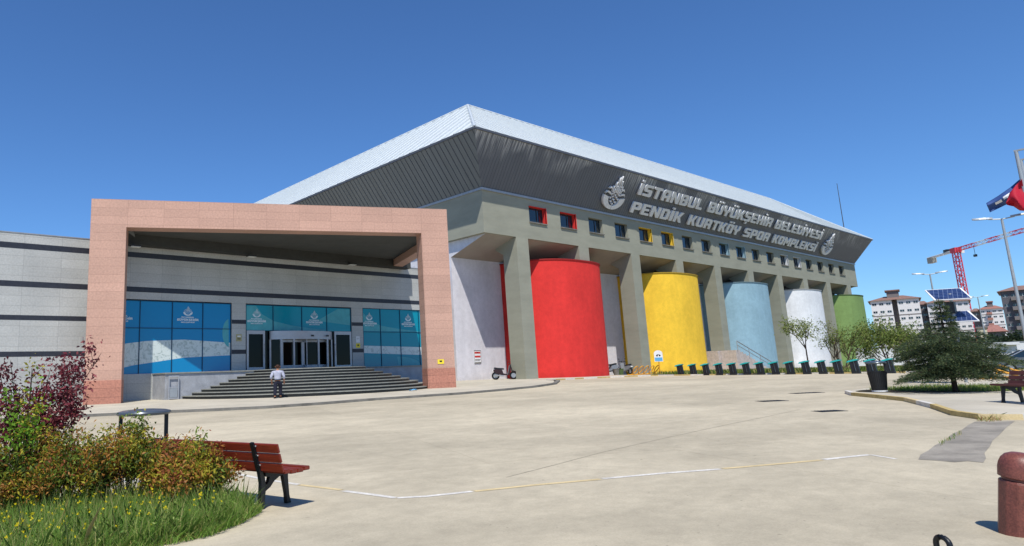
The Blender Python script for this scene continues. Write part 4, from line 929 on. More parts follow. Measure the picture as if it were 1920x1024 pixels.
# ================================================================== bike docks
d0 = None
a_ = np.array([62.6, 33.05]); c_ = np.array([59.9, 15.3])
def on_line(px_, py_):
    d = ray(px_, py_); d2 = np.array([d[0], d[1]]); A_ = np.array([[d2[0], -(c_-a_)[0]], [d2[1], -(c_-a_)[1]]]); s_ = np.linalg.solve(A_, a_); return a_+s_[1]*(c_-a_)
ord_ = ['first', 'second', 'third', 'fourth', 'fifth', 'sixth', 'seventh', 'eighth', 'ninth', 'tenth', 'eleventh', 'twelfth', 'thirteenth', 'fourteenth', 'last']
for i, px_ in enumerate((1280, 1304, 1328.5, 1353, 1378.5, 1404, 1430, 1457.5, 1486, 1516, 1546, 1576, 1608, 1640, 1673)):
    q = on_line(px_, 700)
    lb = 'black bike dock with teal top, %s from the yellow bay' % ord_[i] if i < 14 else 'black bike dock with teal top, farthest from the yellow bay'
    loc = (q[0]-.35, q[1], gz(q[0], q[1])+.0)
    if d0 is None:
        d0 = thing('bike_dock', lb, 'bike dock', loc, R_(-90), 'teal topped bike docks', (1.15, 1.15, 1.1)); t = d0
        yz = lambda p, q_, a: (p, a, q_)
        MB().prism([(-.2, 0), (.27, 0), (.25, .16), (-.21, .16)], -.16, .16, yz).build('base', M['black'], t, bevel=.01)
        MB().prism([(-.205, .161), (.0, .161), (-.06, .84), (-.27, .84)], -.12, .12, yz).build('front_panel', M['black'], t, bevel=.01)
        MB().prism([(.08, .161), (.25, .161), (.17, .92), (.0, .90)], -.12, .12, yz).build('rear_panel', M['black'], t, bevel=.01)
        MB().prism([(.015, .2), (.075, .2), (.0, .8), (-.045, .8)], -.05, .05, yz).build('lock_bar', M['steelpole'], t)
        MB().prism([(-.42, .80), (-.40, .78), (.22, .92), (.24, .99), (.0, .985), (-.34, .89)], -.17, .17, yz).build('lid', M['teal'], t, bevel=.008)
    else:
        t = copy_tree(d0); t.location = loc; t['label'] = lb

# yellow spiral bike rack and its sign, scooters and pots by the bays
pa, pb = PL(1186, 702, 1, 38.6), PL(1236, 701, 1, 38.0)
t = thing('bike_rack', 'yellow spiral tube bike rack beside the yellow bay', 'bike rack', (pa[0], 38.6, gz(pa[0], 38.6)+.1), math.atan2(-.6, pb[0]-pa[0])); Lr = math.hypot(pb[0]-pa[0], .6)
b = MB(); pts = [(Lr*i/120+.45*math.sin(2*math.pi*i/24), .34*math.cos(2*math.pi*i/24), .46-.42*math.cos(2*math.pi*i/24)) for i in range(121)]
b.tube(pts, .045, 8); b.build('spiral', M['yel'], t, smooth=True)
b = MB(); b.tube([(-.4, .3, .05), (Lr+.4, .3, .05)], .045, 8); b.build('rail', M['yel'], t)
b = MB(); b.tube([(-.4, -.3, .05), (Lr+.4, -.3, .05)], .045, 8); b.build('rail', M['yel'], t)
p = PL(1238, 702, 1, 37.4); zt = PL(1236, 657, 1, 37.4)[2]; zb_ = PL(1237, 678, 1, 37.4)[2]; g_ = gz(p[0], 37.4)
t = thing('bicycle_parking_sign', 'white and blue arched sign on a post before the yellow bay', 'sign', (p[0], 37.4, g_), R_(-50))
b = MB(); b.tube([(0, .05, 0), (0, .05, zb_-g_+.3)], .05, 8); b.build('post', M['yel'], t)
hb, ht, wb = zb_-g_, zt-g_, .42
b = MB(); b.prism([(-wb, hb), (wb, hb), (wb, ht-.3)]+[(wb*math.cos(a), ht-.3+.3*math.sin(a)) for a in np.linspace(.2, math.pi-.2, 9)]+[(-wb, ht-.3)], -.03, .0, lambda p_, q_, a: (p_, a, q_)); b.build('board', M['signw'], t)
MB().box(-wb+.05, wb-.05, -.04, -.031, hb+.06, hb+.42).build('blue_panel', M['signb'], t)
b = MB()
for s_ in (-1, 1):
    pr = [(s_*.13+.09*math.cos(a), hb+.62+.09*math.sin(a)) for a in np.linspace(0, 2*math.pi, 13)[:-1]]; b.prism(pr, -.04, -.031, lambda p_, q_, a: (p_, a, q_))
b.box(-.13, .1, -.042, -.031, hb+.70, hb+.74); b.build('bicycle_symbol', M['ink'], t)

def scooter(label, loc, rz, paint, sc=1.25, box=False):
    """local +x is forward"""
    t = thing('scooter', label, 'scooter', loc, rz, None, (sc, sc, sc))
    for x in (-.62, .62):
        wl = MB(); xz = [(x+.0, 0)]
        prof = [(.17, -.05), (.25, -.055), (.27, -.03), (.27, .03), (.25, .055), (.17, .05)]
        v = []; n = 24
        for r_, yy in prof:
            for j in range(n): a = 2*math.pi*j/n; v.append((x+r_*math.cos(a), yy, .27+r_*math.sin(a)))
        k = len(prof); f_ = [(i*n+j, i*n+(j+1) % n, ((i+1) % k)*n+(j+1) % n, ((i+1) % k)*n+j) for i in range(k) for j in range(n)]
        wl.add(v, f_); w_ = wl.build('wheel', M['tyre'], t, smooth=True)
        rm = MB(); rm.tube([(x, -.035, .27), (x, .035, .27)], .165, 20); rm.build('rim', M['silver'], w_)
    y_ = lambda p, q, a: (p, a, q)
    MB().prism([(-.75, .55), (-.62, .42), (-.15, .30), (.18, .28), (.2, .36), (-.1, .42), (-.15, .66), (-.55, .74), (-.78, .70)], -.15, .15, y_).build('body', paint, t, bevel=.03)
    MB().prism([(-.72, .745), (-.1, .665), (.02, .70), (-.05, .78), (-.4, .81), (-.7, .86)], -.13, .13, y_).build('seat', M['black'], t, bevel=.03)
    MB().prism([(.2, .28), (.3, .30), (.42, .62), (.46, .95), (.38, .98), (.30, .66)], -.17, .17, y_).build('front_shield', paint, t, bevel=.02)
    MB().tube([(.62, .0, .27), (.46, 0, .95), (.42, 0, 1.08)], .03, 8).build('fork', M['black'], t)
    MB().tube([(.36, -.32, 1.08), (.42, 0, 1.08), (.36, .32, 1.08)], .02, 8).build('handlebar', M['black'], t)
    MB().prism([(.36, .55), (.62, .60), (.86, .50), (.92, .40), (.62, .56)], -.08, .08, y_).build('fender', paint, t)
    MB().box(-.84, -.78, -.09, .09, .60, .68).build('tail_light', M['signw'] if not box else M['signr'], t, bevel=.01)
    for s_ in (-1, 1):
        q = MB(); q.tube([(.38, s_*.22, 1.08), (.36, s_*.30, 1.25)], .01, 6); q.ball((.35, s_*.31, 1.29), (.02, .06, .04), 10, 6); q.build('mirror', M['black'], t)
    MB().tube([(-.1, -.14, .25), (-.7, -.17, .33)], .045, 10).build('exhaust', M['bolt'], t)
    return t
p = PL(945, 709, 1, 42.9); scooter('black and maroon scooter parked beside the first pillar', (p[0]+.1, 42.9, gz(p[0], 42.9)+.1), R_(-38), M['maroon'], 1.35)
p = PL(1143, 705, 1, 43.5); scooter('silver scooter parked against the red bay', (p[0], 43.5, gz(p[0], 43.5)+.1), R_(165), M['silver'], 1.5)
p = PL(1171, 703, 1, 43.2); scooter('silver scooter beside the planters left of the second pillar', (p[0]+.3, 43.2, gz(p[0], 43.2)+.1), R_(70), M['silver'], 1.35)
for x, m_, lb in ((1156, 'kerbdark', 'round grey planter tub between the two silver scooters'), (1164, 'cap_green', 'dark green planter tub beside the yellow bay')):
    p = PL(x, 703, 1, 42.4); t = thing('planter', lb, 'planter', (p[0], 42.4, gz(p[0], 42.4)+.1), 0, 'planter tubs')
    MB().lathe([(.26, 0), (.34, .58), (.37, .6), (.37, .66), (.32, .66), (.31, .6)], 20).build('tub', M[m_], t)
    MB().lathe([(.30, .59), (.29, .615), (.05, .62)], 16).build('soil', M['soil'], t)

# ================================================================== street lamps, flag poles
def lamp(label, top, zg, arm, ang, group='double arm street lamps', rp=.09):
    t = thing('street_lamp', label, 'street lamp', (top[0], top[1], zg), ang, group); h = top[2]-zg
    MB().tube([(0, 0, -.2), (0, 0, h*.5), (0, 0, h)], [rp, rp*.8, rp*.55], 10).build('pole', M['steelpole'], t, smooth=True)
    for s_ in (-1, 1):
        MB().tube([(0, 0, h-.03), (s_*arm*.35, 0, h+.02), (s_*arm*.45, 0, h+.04)], rp*.35, 8).build('arm', M['steelpole'], t)
        b = MB(); xs_ = np.linspace(.3, 1.0, 7); wds = [.03, .07, .11, .13, .13, .10, .04]
        for i in range(6):
            x0, x1 = s_*arm*xs_[i], s_*arm*xs_[i+1]; z0_, z1_ = h+.03+.14*(xs_[i]-.3)*arm/2, h+.03+.14*(xs_[i+1]-.3)*arm/2
            w0, w1 = wds[i]*arm*.9, wds[i+1]*arm*.9; th = .1*arm/1.3
            b.hexa([(x0, -w0, z0_), (x1, -w1, z1_), (x1, w1, z1_), (x0, w0, z0_), (x0, -w0*.6, z0_+th), (x1, -w1*.6, z1_+th), (x1, w1*.6, z1_+th), (x0, w0*.6, z0_+th)])
        b.build('lamp_head', M['steelpole'], t, smooth=True)
    return t
def perp(x, y): return math.atan2(y, x)-math.pi/2
for (tx, ty, D, arm, lb) in ((1878, 410, 45, 1.12, 'tall double arm street lamp at the right in front of the crane jib'), (1743.5, 514, 75, 1.25, 'double arm street lamp rising behind the solar panels'), (1833, 557, 120, 1.2, 'far double arm street lamp right of the crane mast')):
    p = AT(tx, ty, D); lamp(lb, p, gz(p[0], p[1]), arm, perp(p[0], p[1])+.15, rp=.09 if D < 60 else .1)
for i, (x, y, D, lb) in enumerate(((1905, 284, 45, 'tall grey flag pole with the flags at the right edge'), (1914, 301, 46.5, 'second grey flag pole cut by the right edge'))):
    p = AT(x, y, D); t = thing('flag_pole', lb, 'flag pole', (p[0], p[1], gz(p[0], p[1])), 0, 'grey flag poles'); h = p[2]-gz(p[0], p[1])
    MB().tube([(0, 0, -.2), (0, 0, h)], [.13, .075], 12).build('pole', M['steelpole'], t, smooth=True)
    MB().box(-.06, .06, -.36, .08, h, h+.07).build('finial', M['steelpole'], t)
def flag(name, label, top, bot, D, m_, parts=(), group=None):
    """cloth between an upper and a lower edge (photo points from the pole outwards)"""
    t0 = AT(*top[0], D); t = thing(name, label, 'flag', tuple(t0), 0, group); n, m2 = 24, 10
    def samp(e, s_):
        k = s_*(len(e)-1); i = min(int(k), len(e)-2); f_ = k-i; return (e[i][0]+(e[i+1][0]-e[i][0])*f_, e[i][1]+(e[i+1][1]-e[i][1])*f_)
    def pt(s_, v):
        a, c = samp(top, s_), samp(bot, s_); q = (a[0]+(c[0]-a[0])*v, a[1]+(c[1]-a[1])*v)
        return AT(q[0], q[1], D+.12*math.sin(9*s_+3*v)*(.3+s_)+.22*math.sin(4*s_+5*v))
    b = MB(); vs_ = [tuple(pt(i/n, j/m2)) for i in range(n+1) for j in range(m2+1)]
    b.add(vs_, [(i*(m2+1)+j, (i+1)*(m2+1)+j, (i+1)*(m2+1)+j+1, i*(m2+1)+j+1) for i in range(n) for j in range(m2)])
    o = b.build('cloth', m_, t, smooth=True, world=True, recalc=False); sd = o.modifiers.new('thick', 'SOLIDIFY'); sd.thickness = .012
    for (s0, s1, v0, v1, mm) in parts:
        q = MB(); kk = 6; vv = [tuple(np.array(pt(s0+(s1-s0)*i/kk, v0+(v1-v0)*j/2))*.9985+np.array(C0)*.0015) for i in range(kk+1) for j in range(3)]
        q.add(vv, [(i*3+j, (i+1)*3+j, (i+1)*3+j+1, i*3+j+1) for i in range(kk) for j in range(2)]); q.build('marking', mm, t, world=True, recalc=False)
    return t
flag('flag', 'blue flag with white marks blowing left behind the red flag', [(1915, 334), (1896, 350), (1872, 367), (1849, 381)], [(1921, 352), (1903, 377), (1884, 385), (1856, 398)], 45.2, M['bluefl'], ((.35, .6, .3, .55, M['signw']), (.66, .82, .4, .62, M['signw'])), 'flags at the right edge')
flag('flag', 'bright red flag hanging from the pole at the right edge', [(1916, 336), (1905, 347), (1893, 362), (1886, 380)], [(1926, 396), (1912, 395), (1900, 387), (1888, 384)], 44.7, M['redfl'], (), 'flags at the right edge')

# ================================================================== solar panels on a post
def cor(q, D): return np.array(AT(q[0], q[1], D))
sp_ = AT(1790, 600, 38.4); t = thing('solar_panel_rack', 'two tilted blue solar panels one above the other on a post behind the spruce', 'solar panels', (sp_[0], sp_[1], gz(sp_[0], sp_[1])))
for (tl, tr_, br_, bl_) in (((1734, 544), (1806, 542.5), (1823, 559), (1752, 563)), ((1750, 586), (1821, 583), (1837, 601), (1768, 604.5))):
    a4 = [cor(bl_, 37.9), cor(br_, 37.9), cor(tr_, 38.9), cor(tl, 38.9)]
    X_ = Vector(a4[1]-a4[0]); Y_ = Vector(a4[3]-a4[0]); wx, wy_ = X_.length, Y_.length; X_.normalize(); Y_.normalize(); N_ = X_.cross(Y_).normalized(); Y2 = N_.cross(X_)
    sk = Vector(a4[3]-a4[0]).dot(X_)
    Mx = Matrix(((X_[0], Y2[0], N_[0], a4[0][0]), (X_[1], Y2[1], N_[1], a4[0][1]), (X_[2], Y2[2], N_[2], a4[0][2]), (0, 0, 0, 1)))
    hh = Vector(a4[3]-a4[0]).dot(Y2)
    pl4 = [(0, 0), (wx, 0), (wx+sk, hh), (sk, hh)]
    inn = [(.05+.01, .04), (wx-.05, .04), (wx+sk-.06, hh-.04), (sk+.05, hh-.04)]
    f_ = MB(); f_.prism(pl4, -.045, 0, lambda p_, q_, a: tuple(Mx @ Vector((p_, q_, a)))); fo = f_.build('panel_frame', M['signw'], t, world=True)
    c2 = bpy.data.meshes.new('cells'); c2.from_pydata([(p_[0], p_[1], .004) for p_ in inn], [], [(0, 1, 2, 3)]); c2.materials.append(M['pvcell']); co_ = bpy.data.objects.new('cells', c2); COL.objects.link(co_); co_.parent = fo
    co_.matrix_local = lmat(t).inverted() @ Mx
    cc = sum([np.array(q) for q in a4])/4; MB().tube([tuple(cc-np.array([0, 0, .1])), (sp_[0], sp_[1], cc[2]-.45)], .04, 6).build('strut', M['rib'], t, world=True)
    MB().box(cc[0]-.16, cc[0]+.16, cc[1]-.16, cc[1]+.16, cc[2]-.85, cc[2]-.35).build('battery_box', M['black'], t, world=True) if tl[1] < 560 else None
MB().tube([(0, 0, -.2), (0, 0, AT(1780, 550, 38.4)[2]-gz(sp_[0], sp_[1]))], .06, 8).build('post', M['steelpole'], t)

# ================================================================== tower crane
KC = 480/220; ct = np.array(AT(1792, 470, 480)); dj = ray(1043, 650); dj = -np.array([dj[0], dj[1], 0]); dj /= np.linalg.norm(dj); nj = np.array([-dj[1], dj[0], 0])
cr_ = thing('tower_crane', 'red and white lattice tower crane rising beyond the apartment blocks', 'crane', (ct[0], ct[1], gz(ct[0], ct[1])))
def lattice(mb, p0, p1, a, c_, wdt, ht, step, r_=.11):
    p0, p1 = np.array(p0), np.array(p1); L_ = np.linalg.norm(p1-p0); d = (p1-p0)/L_; n = max(1, int(round(L_/step)))
    cs = [a*wdt/2*sx+c_*ht/2*sz for sx, sz in ((-1, -1), (1, -1), (1, 1), (-1, 1))]
    for c in cs: mb.tube([tuple(p0+c), tuple(p1+c)], r_*1.25, 4)
    for i in range(n):
        q0, q1 = p0+d*L_*i/n, p0+d*L_*(i+1)/n
        for j in range(4):
            A_, B_ = cs[j], cs[(j+1) % 4]
            if i % 2: A_, B_ = B_, A_
            mb.tube([tuple(q0+A_), tuple(q1+B_)], r_*.7, 4, cap=False); mb.tube([tuple(q1+cs[j]), tuple(q1+cs[(j+1) % 4])], r_*.7, 4, cap=False)
b = MB(); lattice(b, (ct[0], ct[1], gz(ct[0], ct[1])-1), (ct[0], ct[1], ct[2]-1), dj, nj, 2.6, 2.6, 2.6, .2); b.build('mast', M['crred'], cr_, world=True, recalc=False)
Z3 = np.array([0, 0, 1.]); s0 = 2.0; k = 0
while s0 < 34*KC:
    s1 = s0+(7.5 if k == 0 else 4.4)*KC; b = MB(); lattice(b, ct+dj*s0+Z3*.3, ct+dj*s1+Z3*.3, nj, Z3, 1.4, 1.8, 2.2, .1); b.build('jib_section', [M['crred'], M['crwhite']][k % 2], cr_, world=True, recalc=False); s0 = s1; k += 1
b = MB(); lattice(b, ct-dj*2, ct-dj*13*KC, nj, Z3, 1.6, .7, 2.2, .14); b.build('counter_jib', M['crwhite'], cr_, world=True, recalc=False)
def obox(mb, c, hx, hy, hz): c = np.array(c); mb.hexa([tuple(c+dj*sx*hx+nj*sy*hy+Z3*sz*hz) for sz in (-1, 1) for sx, sy in ((-1, -1), (1, -1), (1, 1), (-1, 1))])
b = MB(); obox(b, ct-dj*11.5*KC-Z3*1.6, 2.6, 1.2, 1.6); b.build('counterweight', M['conc'], cr_, world=True)
b = MB(); obox(b, ct+Z3*.2, 2.4, 1.6, 1.3); b.build('slewing_unit', M['crred'], cr_, world=True)
b = MB(); obox(b, ct-dj*4*KC+Z3*1.2, 1.6, .9, .8); b.build('winch', M['iron'], cr_, world=True)
b = MB(); obox(b, ct+dj*1.0+nj*2.2-Z3*.6, 1.0, .8, 1.1); b.build('cab', M['crwhite'], cr_, world=True)
hk = ct+dj*7.5*KC; b = MB(); b.tube([tuple(hk), tuple(hk-Z3*5)], .1, 4); b.build('cable', M['iron'], cr_, world=True); b = MB(); obox(b, hk-Z3*5.4, .8, .5, .6); b.build('hook_block', M['iron'], cr_, world=True)

# ================================================================== apartments, walls, garage far behind
def apartment(label, pl_, pr_, ytop, D, floors, wings, wall, roofm, depth=16, cols=2, balcony=None, rooftop=True, gap=.11, bands=True, turn=0.0):
    p0, p1 = np.array(AT(pl_, ytop, D)), np.array(AT(pr_, ytop, D+turn)); g_ = gz(p0[0], p0[1]); H_ = (p0[2]+p1[2])/2-g_; W_ = math.hypot(*(p1-p0)[:2]); an = math.atan2(p1[1]-p0[1], p1[0]-p0[0])
    t = thing('apartment_block', label, 'apartment block', (p0[0], p0[1], g_), an); fh = H_/floors
    ww_ = (W_-gap*W_*(wings-1))/wings; win0 = None
    MB().box(0, W_, 2.2, depth, -3, H_).build('rear_wall', M['aptg'], t)
    for w_i in range(wings):
        x0 = w_i*(ww_+gap*W_); MB().box(x0, x0+ww_, 0, 2.19, -3, H_-.01).build('wall', wall, t)
        if bands:
            b = MB()
            for f_ in range(2, floors, 2): b.box(x0-.03, x0+ww_+.03, -.06, 0, f_*fh-.12, f_*fh+.12)
            b.build('band', M['aptg'], t)
        for f_ in range(floors):
            for c in range(cols):
                xc = x0+ww_*(c+.5)/cols; o_ = None
                if win0 is None:
                    b = MB(); b.box(-.75, .75, -.03, .05, -.55, .55, 0); b.box(-.75, .75, -.06, -.031, -.6, -.52, 1); b.box(-.04, .04, -.05, -.031, -.52, .55, 1)
                    win0 = b.build('window', [M['win'], M['signw']], t); o_ = win0
                else: o_ = win0.copy(); COL.objects.link(o_); o_.parent = t
                sc = min(.85, ww_/cols/2.6); o_.location = (xc, 0, (f_+.52)*fh); o_.scale = (sc, 1, .72*fh/3.0)
    if balcony:
        bal0 = None
        for f_ in range(floors):
            for xc in balcony:
                if bal0 is None:
                    b = MB(); b.box(-1.6, 1.6, -1.3, 0, -.15, .0); b.box(-1.6, 1.6, -1.3, -1.2, 0, 1.0); b.box(-1.6, -1.5, -1.2, 0, 0, 1.0); b.box(1.5, 1.6, -1.2, 0, 0, 1.0); bal0 = b.build('balcony', M['tilered'] if balcony == (.4,) else M['aptg'], t); o_ = bal0
                else: o_ = bal0.copy(); COL.objects.link(o_); o_.parent = t
                o_.location = (xc*W_, 0, f_*fh+.1); o_.scale = (min(1, W_/14), 1, fh/3.1)
    ov = .6; rh = 1.5
    b = MB(); b.add([(-ov, -ov, H_), (W_+ov, -ov, H_), (W_+ov, depth+ov, H_), (-ov, depth+ov, H_), (W_*.3, depth*.45, H_+rh), (W_*.7, depth*.45, H_+rh)], [(0, 1, 5, 4), (1, 2, 5), (2, 3, 4, 5), (3, 0, 4), (3, 2, 1, 0)]); rf = b.build('roof', roofm, t)
    if rooftop:
        MB().box(W_*.36, W_*.62, depth*.25, depth*.6, H_+.4, H_+rh+1.2).build('stair_head', M['aptg'], rf)
        b = MB(); b.box(W_*.33, W_*.65, depth*.22, depth*.63, H_+rh+1.2, H_+rh+1.5); b.build('stair_head_roof', roofm, rf)
    return t
apartment('white six storey apartment block with brown roof directly beside the green bay', 1631, 1723, 562, 230, 8, 2, M['aptw'], M['tile'], cols=3)
apartment('white apartment block with brown roof right behind the solar panels', 1737, 1816, 566, 255, 8, 2, M['aptw'], M['tile'], cols=3, gap=.16)
apartment('narrow grey block with balconies standing in for the dark side of the right white block', 1722, 1739, 571, 262, 8, 1, M['aptg'], M['tile'], cols=1, balcony=(.5,), rooftop=False, bands=False)  # added grey block takes the place of the next block's dark side
apartment('pale apartment block with red roof and balconies between the crane and the dark block', 1836, 1880, 579, 330, 9, 1, M['aptw'], M['tilered'], cols=4, balcony=(.4,))
apartment('dark grey apartment block with balconies at the right edge', 1874, 1975, 543, 215, 7, 1, M['aptd'], M['tile'], cols=6, balcony=(.3, .75), rooftop=False, bands=False)
apartment('narrow dark apartment block between the crane mast and the red roofed block', 1822, 1838, 584, 345, 8, 1, M['aptg'], M['tile'], cols=1, rooftop=False, bands=False)
apartment('low dark red roofed house in front of the dark grey block', 1846, 1884, 622, 190, 2, 1, M['aptg'], M['tilered'], depth=10, cols=2, rooftop=False, bands=False)
def farbox(name, label, cat, pl_, pr_, yt, D, depth, m_, parts=()):
    p0, p1 = AT(pl_, yt, D), AT(pr_, yt, D); g_ = gz(p0[0], p0[1]); t = thing(name, label, cat, (p0[0], p0[1], g_), math.atan2(p1[1]-p0[1], p1[0]-p0[0])); W_ = math.hypot(*(p1-p0)[:2]); H_ = p0[2]-g_
    return t, W_, H_
t, W_, H_ = farbox('boundary_wall', 'long white boundary wall beyond the trees', 'wall', 1650, 1990, 653, 120, 0, None)
MB().box(-3, W_, 0, .3, -1, H_).build('wall', M['signw'], t); MB().box(-3.05, W_, -.05, .35, H_+.002, H_+.12).build('coping', M['trim'], t)
t, W_, H_ = farbox('guard_hut', 'small white flat roofed hut beside the boundary wall', 'hut', 1864, 1906, 648, 105, 0, None)
b = MB(); b.box(0, .5, 0, .3, -1, H_); b.box(W_-.5, W_, 0, .3, -1, H_); b.box(.5, W_-.5, .1, 3, -1, H_); b.build('wall', M['signw'], t); MB().box(-.3, W_+.3, -.4, 3.3, H_+.002, H_+.3).build('roof', M['signw'], t); MB().box(.8, W_*.45, .05, .09, .2, H_*.8).build('door', M['aptg'], t)
t, W_, H_ = farbox('storage_tent', 'pale cream building half hidden by the dark trees right of the crane', 'building', 1832, 1850, 616, 175, 0, None)
MB().box(0, W_, 0, 8, -1, H_).build('wall', mat('cream_render', srgb(214, 204, 178), .85, var=.05), t); MB().box(-.2, W_+.2, -.2, 8.2, H_+.002, H_+.3).build('roof', M['aptg'], t)

# ================================================================== cars
def car(label, loc, rz, paint):
    t = thing('parked_car', label, 'car', loc, rz, None, (1.0, 1.0, 1.0)); Lc, Wc = 4.5, 1.8
    low = [(-2.25, .42), (-2.22, .75), (-2.05, .86), (-1.3, .93), (1.55, .97), (2.15, .90), (2.25, .6), (2.2, .32), (-2.15, .30)]
    b = MB(); n = len(low); V = []
    for y, k in ((-.9, .0), (-.82, .04), (.82, .04), (.9, .0)): pass
    prof = low; b.prism(prof, -.88, .88, lambda p, q, a: (p, a, q)); b.build('body', paint, t, bevel=.06, smooth=True)
    cab = [(-1.35, .92), (-.55, 1.36), (.1, 1.44), (.9, 1.40), (1.65, .96)]
    def cabin(sc, y0, z_off=0.0):
        v = [(p, -.80, q) if q < 1 else (p*sc, -.62, q) for p, q in cab]+[(p, .80, q) if q < 1 else (p*sc, .62, q) for p, q in cab]; m = len(cab)
        return v, [tuple(range(m))[::-1], tuple(range(m, 2*m))]+[(i, (i+1) % m, m+(i+1) % m, m+i) for i in range(m)]
    v, f_ = cabin(1, 0); b = MB(); b.add(v, f_); b.build('cabin_glass', M['win'], t)
    b = MB()
    b.hexa([(-.60, -.64, 1.33), (.95, -.64, 1.385), (.95, .64, 1.385), (-.60, .64, 1.33), (-.50, -.60, 1.395), (.85, -.60, 1.43), (.85, .60, 1.43), (-.50, .60, 1.395)])
    for s_ in (-1, 1):
        b.tube([(-1.36, s_*.79, .94), (-.56, s_*.63, 1.37)], .035, 6); b.tube([(1.66, s_*.79, .97), (.9, s_*.63, 1.40)], .05, 6); b.tube([(.12, s_*.81, .94), (.16, s_*.635, 1.43)], .03, 6); b.tube([(-.56, s_*.63, 1.375), (.9, s_*.63, 1.41)], .03, 6)
    b.build('roof', paint, t)
    for x in (-1.38, 1.35):
        for s_ in (-1, 1):
            w_ = MB(); w_.tube([(x, s_*.70, .32), (x, s_*.895, .32)], .32, 24); wo = w_.build('wheel', M['tyre'], t); r_ = MB(); r_.tube([(x, s_*.88, .32), (x, s_*.905, .32)], .20, 16); r_.build('rim', M['silver'], wo)
    for s_ in (-1, 1): MB().box(-2.26, -2.12, s_*.72-.15, s_*.72+.15, .62, .76).build('headlight', M['lampw'], t, bevel=.02); MB().box(2.10, 2.255, s_*.72-.13, s_*.72+.13, .68, .84).build('tail_light', M['signr'], t, bevel=.02)
    return t
p = AT(1850, 690, 56); q = (p[0], p[1]); an = perp(p[0], p[1])+.0
vx = np.array([math.cos(an), math.sin(an)]); q = np.array(q)+vx*2.3
car('grey hatchback parked at the right edge behind the yellow barriers', (q[0], q[1], gz(*q)), an+.12, M['carpaint'])
# yellow sloping barriers and a round marker in front of the car
for i, (px_, lb) in enumerate(((1876, 'left yellow sloping bike stand in front of the grey car'), (1902, 'right yellow sloping bike stand in front of the grey car'))):
    p = AT(px_, 706, 43+i); t = thing('wheel_stand', lb, 'bike stand', (p[0], p[1], gz(p[0], p[1])), perp(p[0], p[1]), 'yellow stands before the car')
    for y in (-.15, .15):
        MB().tube([(-.62, y, .55), (-.5, y, .62), (.6, y, .12), (.7, y, .0)], .045, 8).build('sloping_tube', M['yel'], t, smooth=True)
    MB().tube([(-.62, 0, .0), (-.62, 0, .55)], .04, 8).build('leg', M['yel'], t); MB().tube([(-.8, 0, .05), (.9, 0, .05)], .04, 8).build('base_rail', M['yel'], t)
    MB().tube([(-.62, -.15, .55), (-.62, .15, .55)], .04, 8).build('crossbar', M['yel'], t)

# ================================================================== vegetation
def grow(rg, p, d, L_, r_, depth, segs, tips, spread=.6, nkids=(2, 3), upb=.15, shrink=.72):
    """random branching: segs get (points, radii), tips get end points"""
    pts = [np.array(p)]; n = 4; dd = np.array(d, float)
    for i in range(n):
        dd = dd+rg.normal(size=3)*.12+np.array([0, 0, upb*.3]); dd /= np.linalg.norm(dd); pts.append(pts[-1]+dd*L_/n)
    segs.append((pts, [r_*(1-.45*i/n) for i in range(n+1)]))
    if depth <= 0: tips.extend([(q, dd) for q in pts[1:]]); return
    if depth == 1: tips.extend([(q, dd) for q in pts[3:]])
    for k in range(rg.integers(nkids[0], nkids[1]+1)):
        q = pts[rg.integers(2, n+1)]; nd = dd+rg.normal(size=3)*spread+np.array([0, 0, upb]); nd /= np.linalg.norm(nd)
        grow(rg, q, nd, L_*shrink*(.8+.4*rg.random()), r_*.6, depth-1, segs, tips, spread, nkids, upb, shrink)
def tree(name, label, cat, base, h, seed, mats, nleaf, lsize, stems=1, trunk_h=.3, depth=4, spread=.6, cluster=.16, group=None, bark='bark', r0=.09, scale=None, probs=None, upb=.15, aspect=.5, tilt=.5, nk=(2, 3)):
    rg = np.random.default_rng(seed); t = thing(name, label, cat, base, 0, group, scale); segs, tips = [], []
    for s_ in range(stems):
        a = 2*math.pi*s_/max(1, stems)+rg.random(); d = np.array([math.cos(a)*tilt, math.sin(a)*tilt, 1]) if stems > 1 else np.array([.03, .02, 1.])
        d /= np.linalg.norm(d); th = trunk_h*h
        if stems == 1: segs.append(([np.array([0, 0, -.1]), np.array([0, 0, th])+rg.normal(size=3)*.02], [r0, r0*.8])); st_ = segs[-1][0][1]
        else: st_ = np.array([0, 0, 0.])
        for k in range(3 if stems == 1 else 1):
            dd = d+rg.normal(size=3)*(.5 if stems == 1 else .1); dd[2] = abs(dd[2])+.2; dd /= np.linalg.norm(dd)
            grow(rg, st_, dd, (h-(th if stems == 1 else 0))*.42, r0*.7, depth-1, segs, tips, spread, nk, upb)
    b = MB()
    for pts, rad in segs: b.tube([tuple(p_) for p_ in pts], [max(.004, r_) for r_ in rad], 5, cap=False)
    b.build('trunk', M[bark], t, recalc=False, smooth=True)
    tp = np.array([q for q, _ in tips]); C = tp[rg.integers(0, len(tp), nleaf)]+rg.normal(size=(nleaf, 3))*cluster
    leaves('crown', C, None, lsize, mats, t, seed=seed, probs=probs, aspect=aspect, droop=.2); return t
def place(px_, py_, D): p = AT(px_, py_, D); return (p[0], p[1], gz(p[0], p[1])+.1)
def hgt(px_, py_, D): p = AT(px_, py_, D); return p[2]-gz(p[0], p[1])-.1
TR = [L['tr_a'], L['tr_b'], L['tr_c']]
grp = 'young trees behind the bike docks'
tree('young_tree', 'thin young tree with sparse pale leaves in front of the white bay', 'tree', place(1517, 692, 72), hgt(1512, 586, 72), 11, [L['tr_c'], L['tr_a']], 1300, .16, 1, .38, 4, .75, .22, grp, 'barkd', .07)
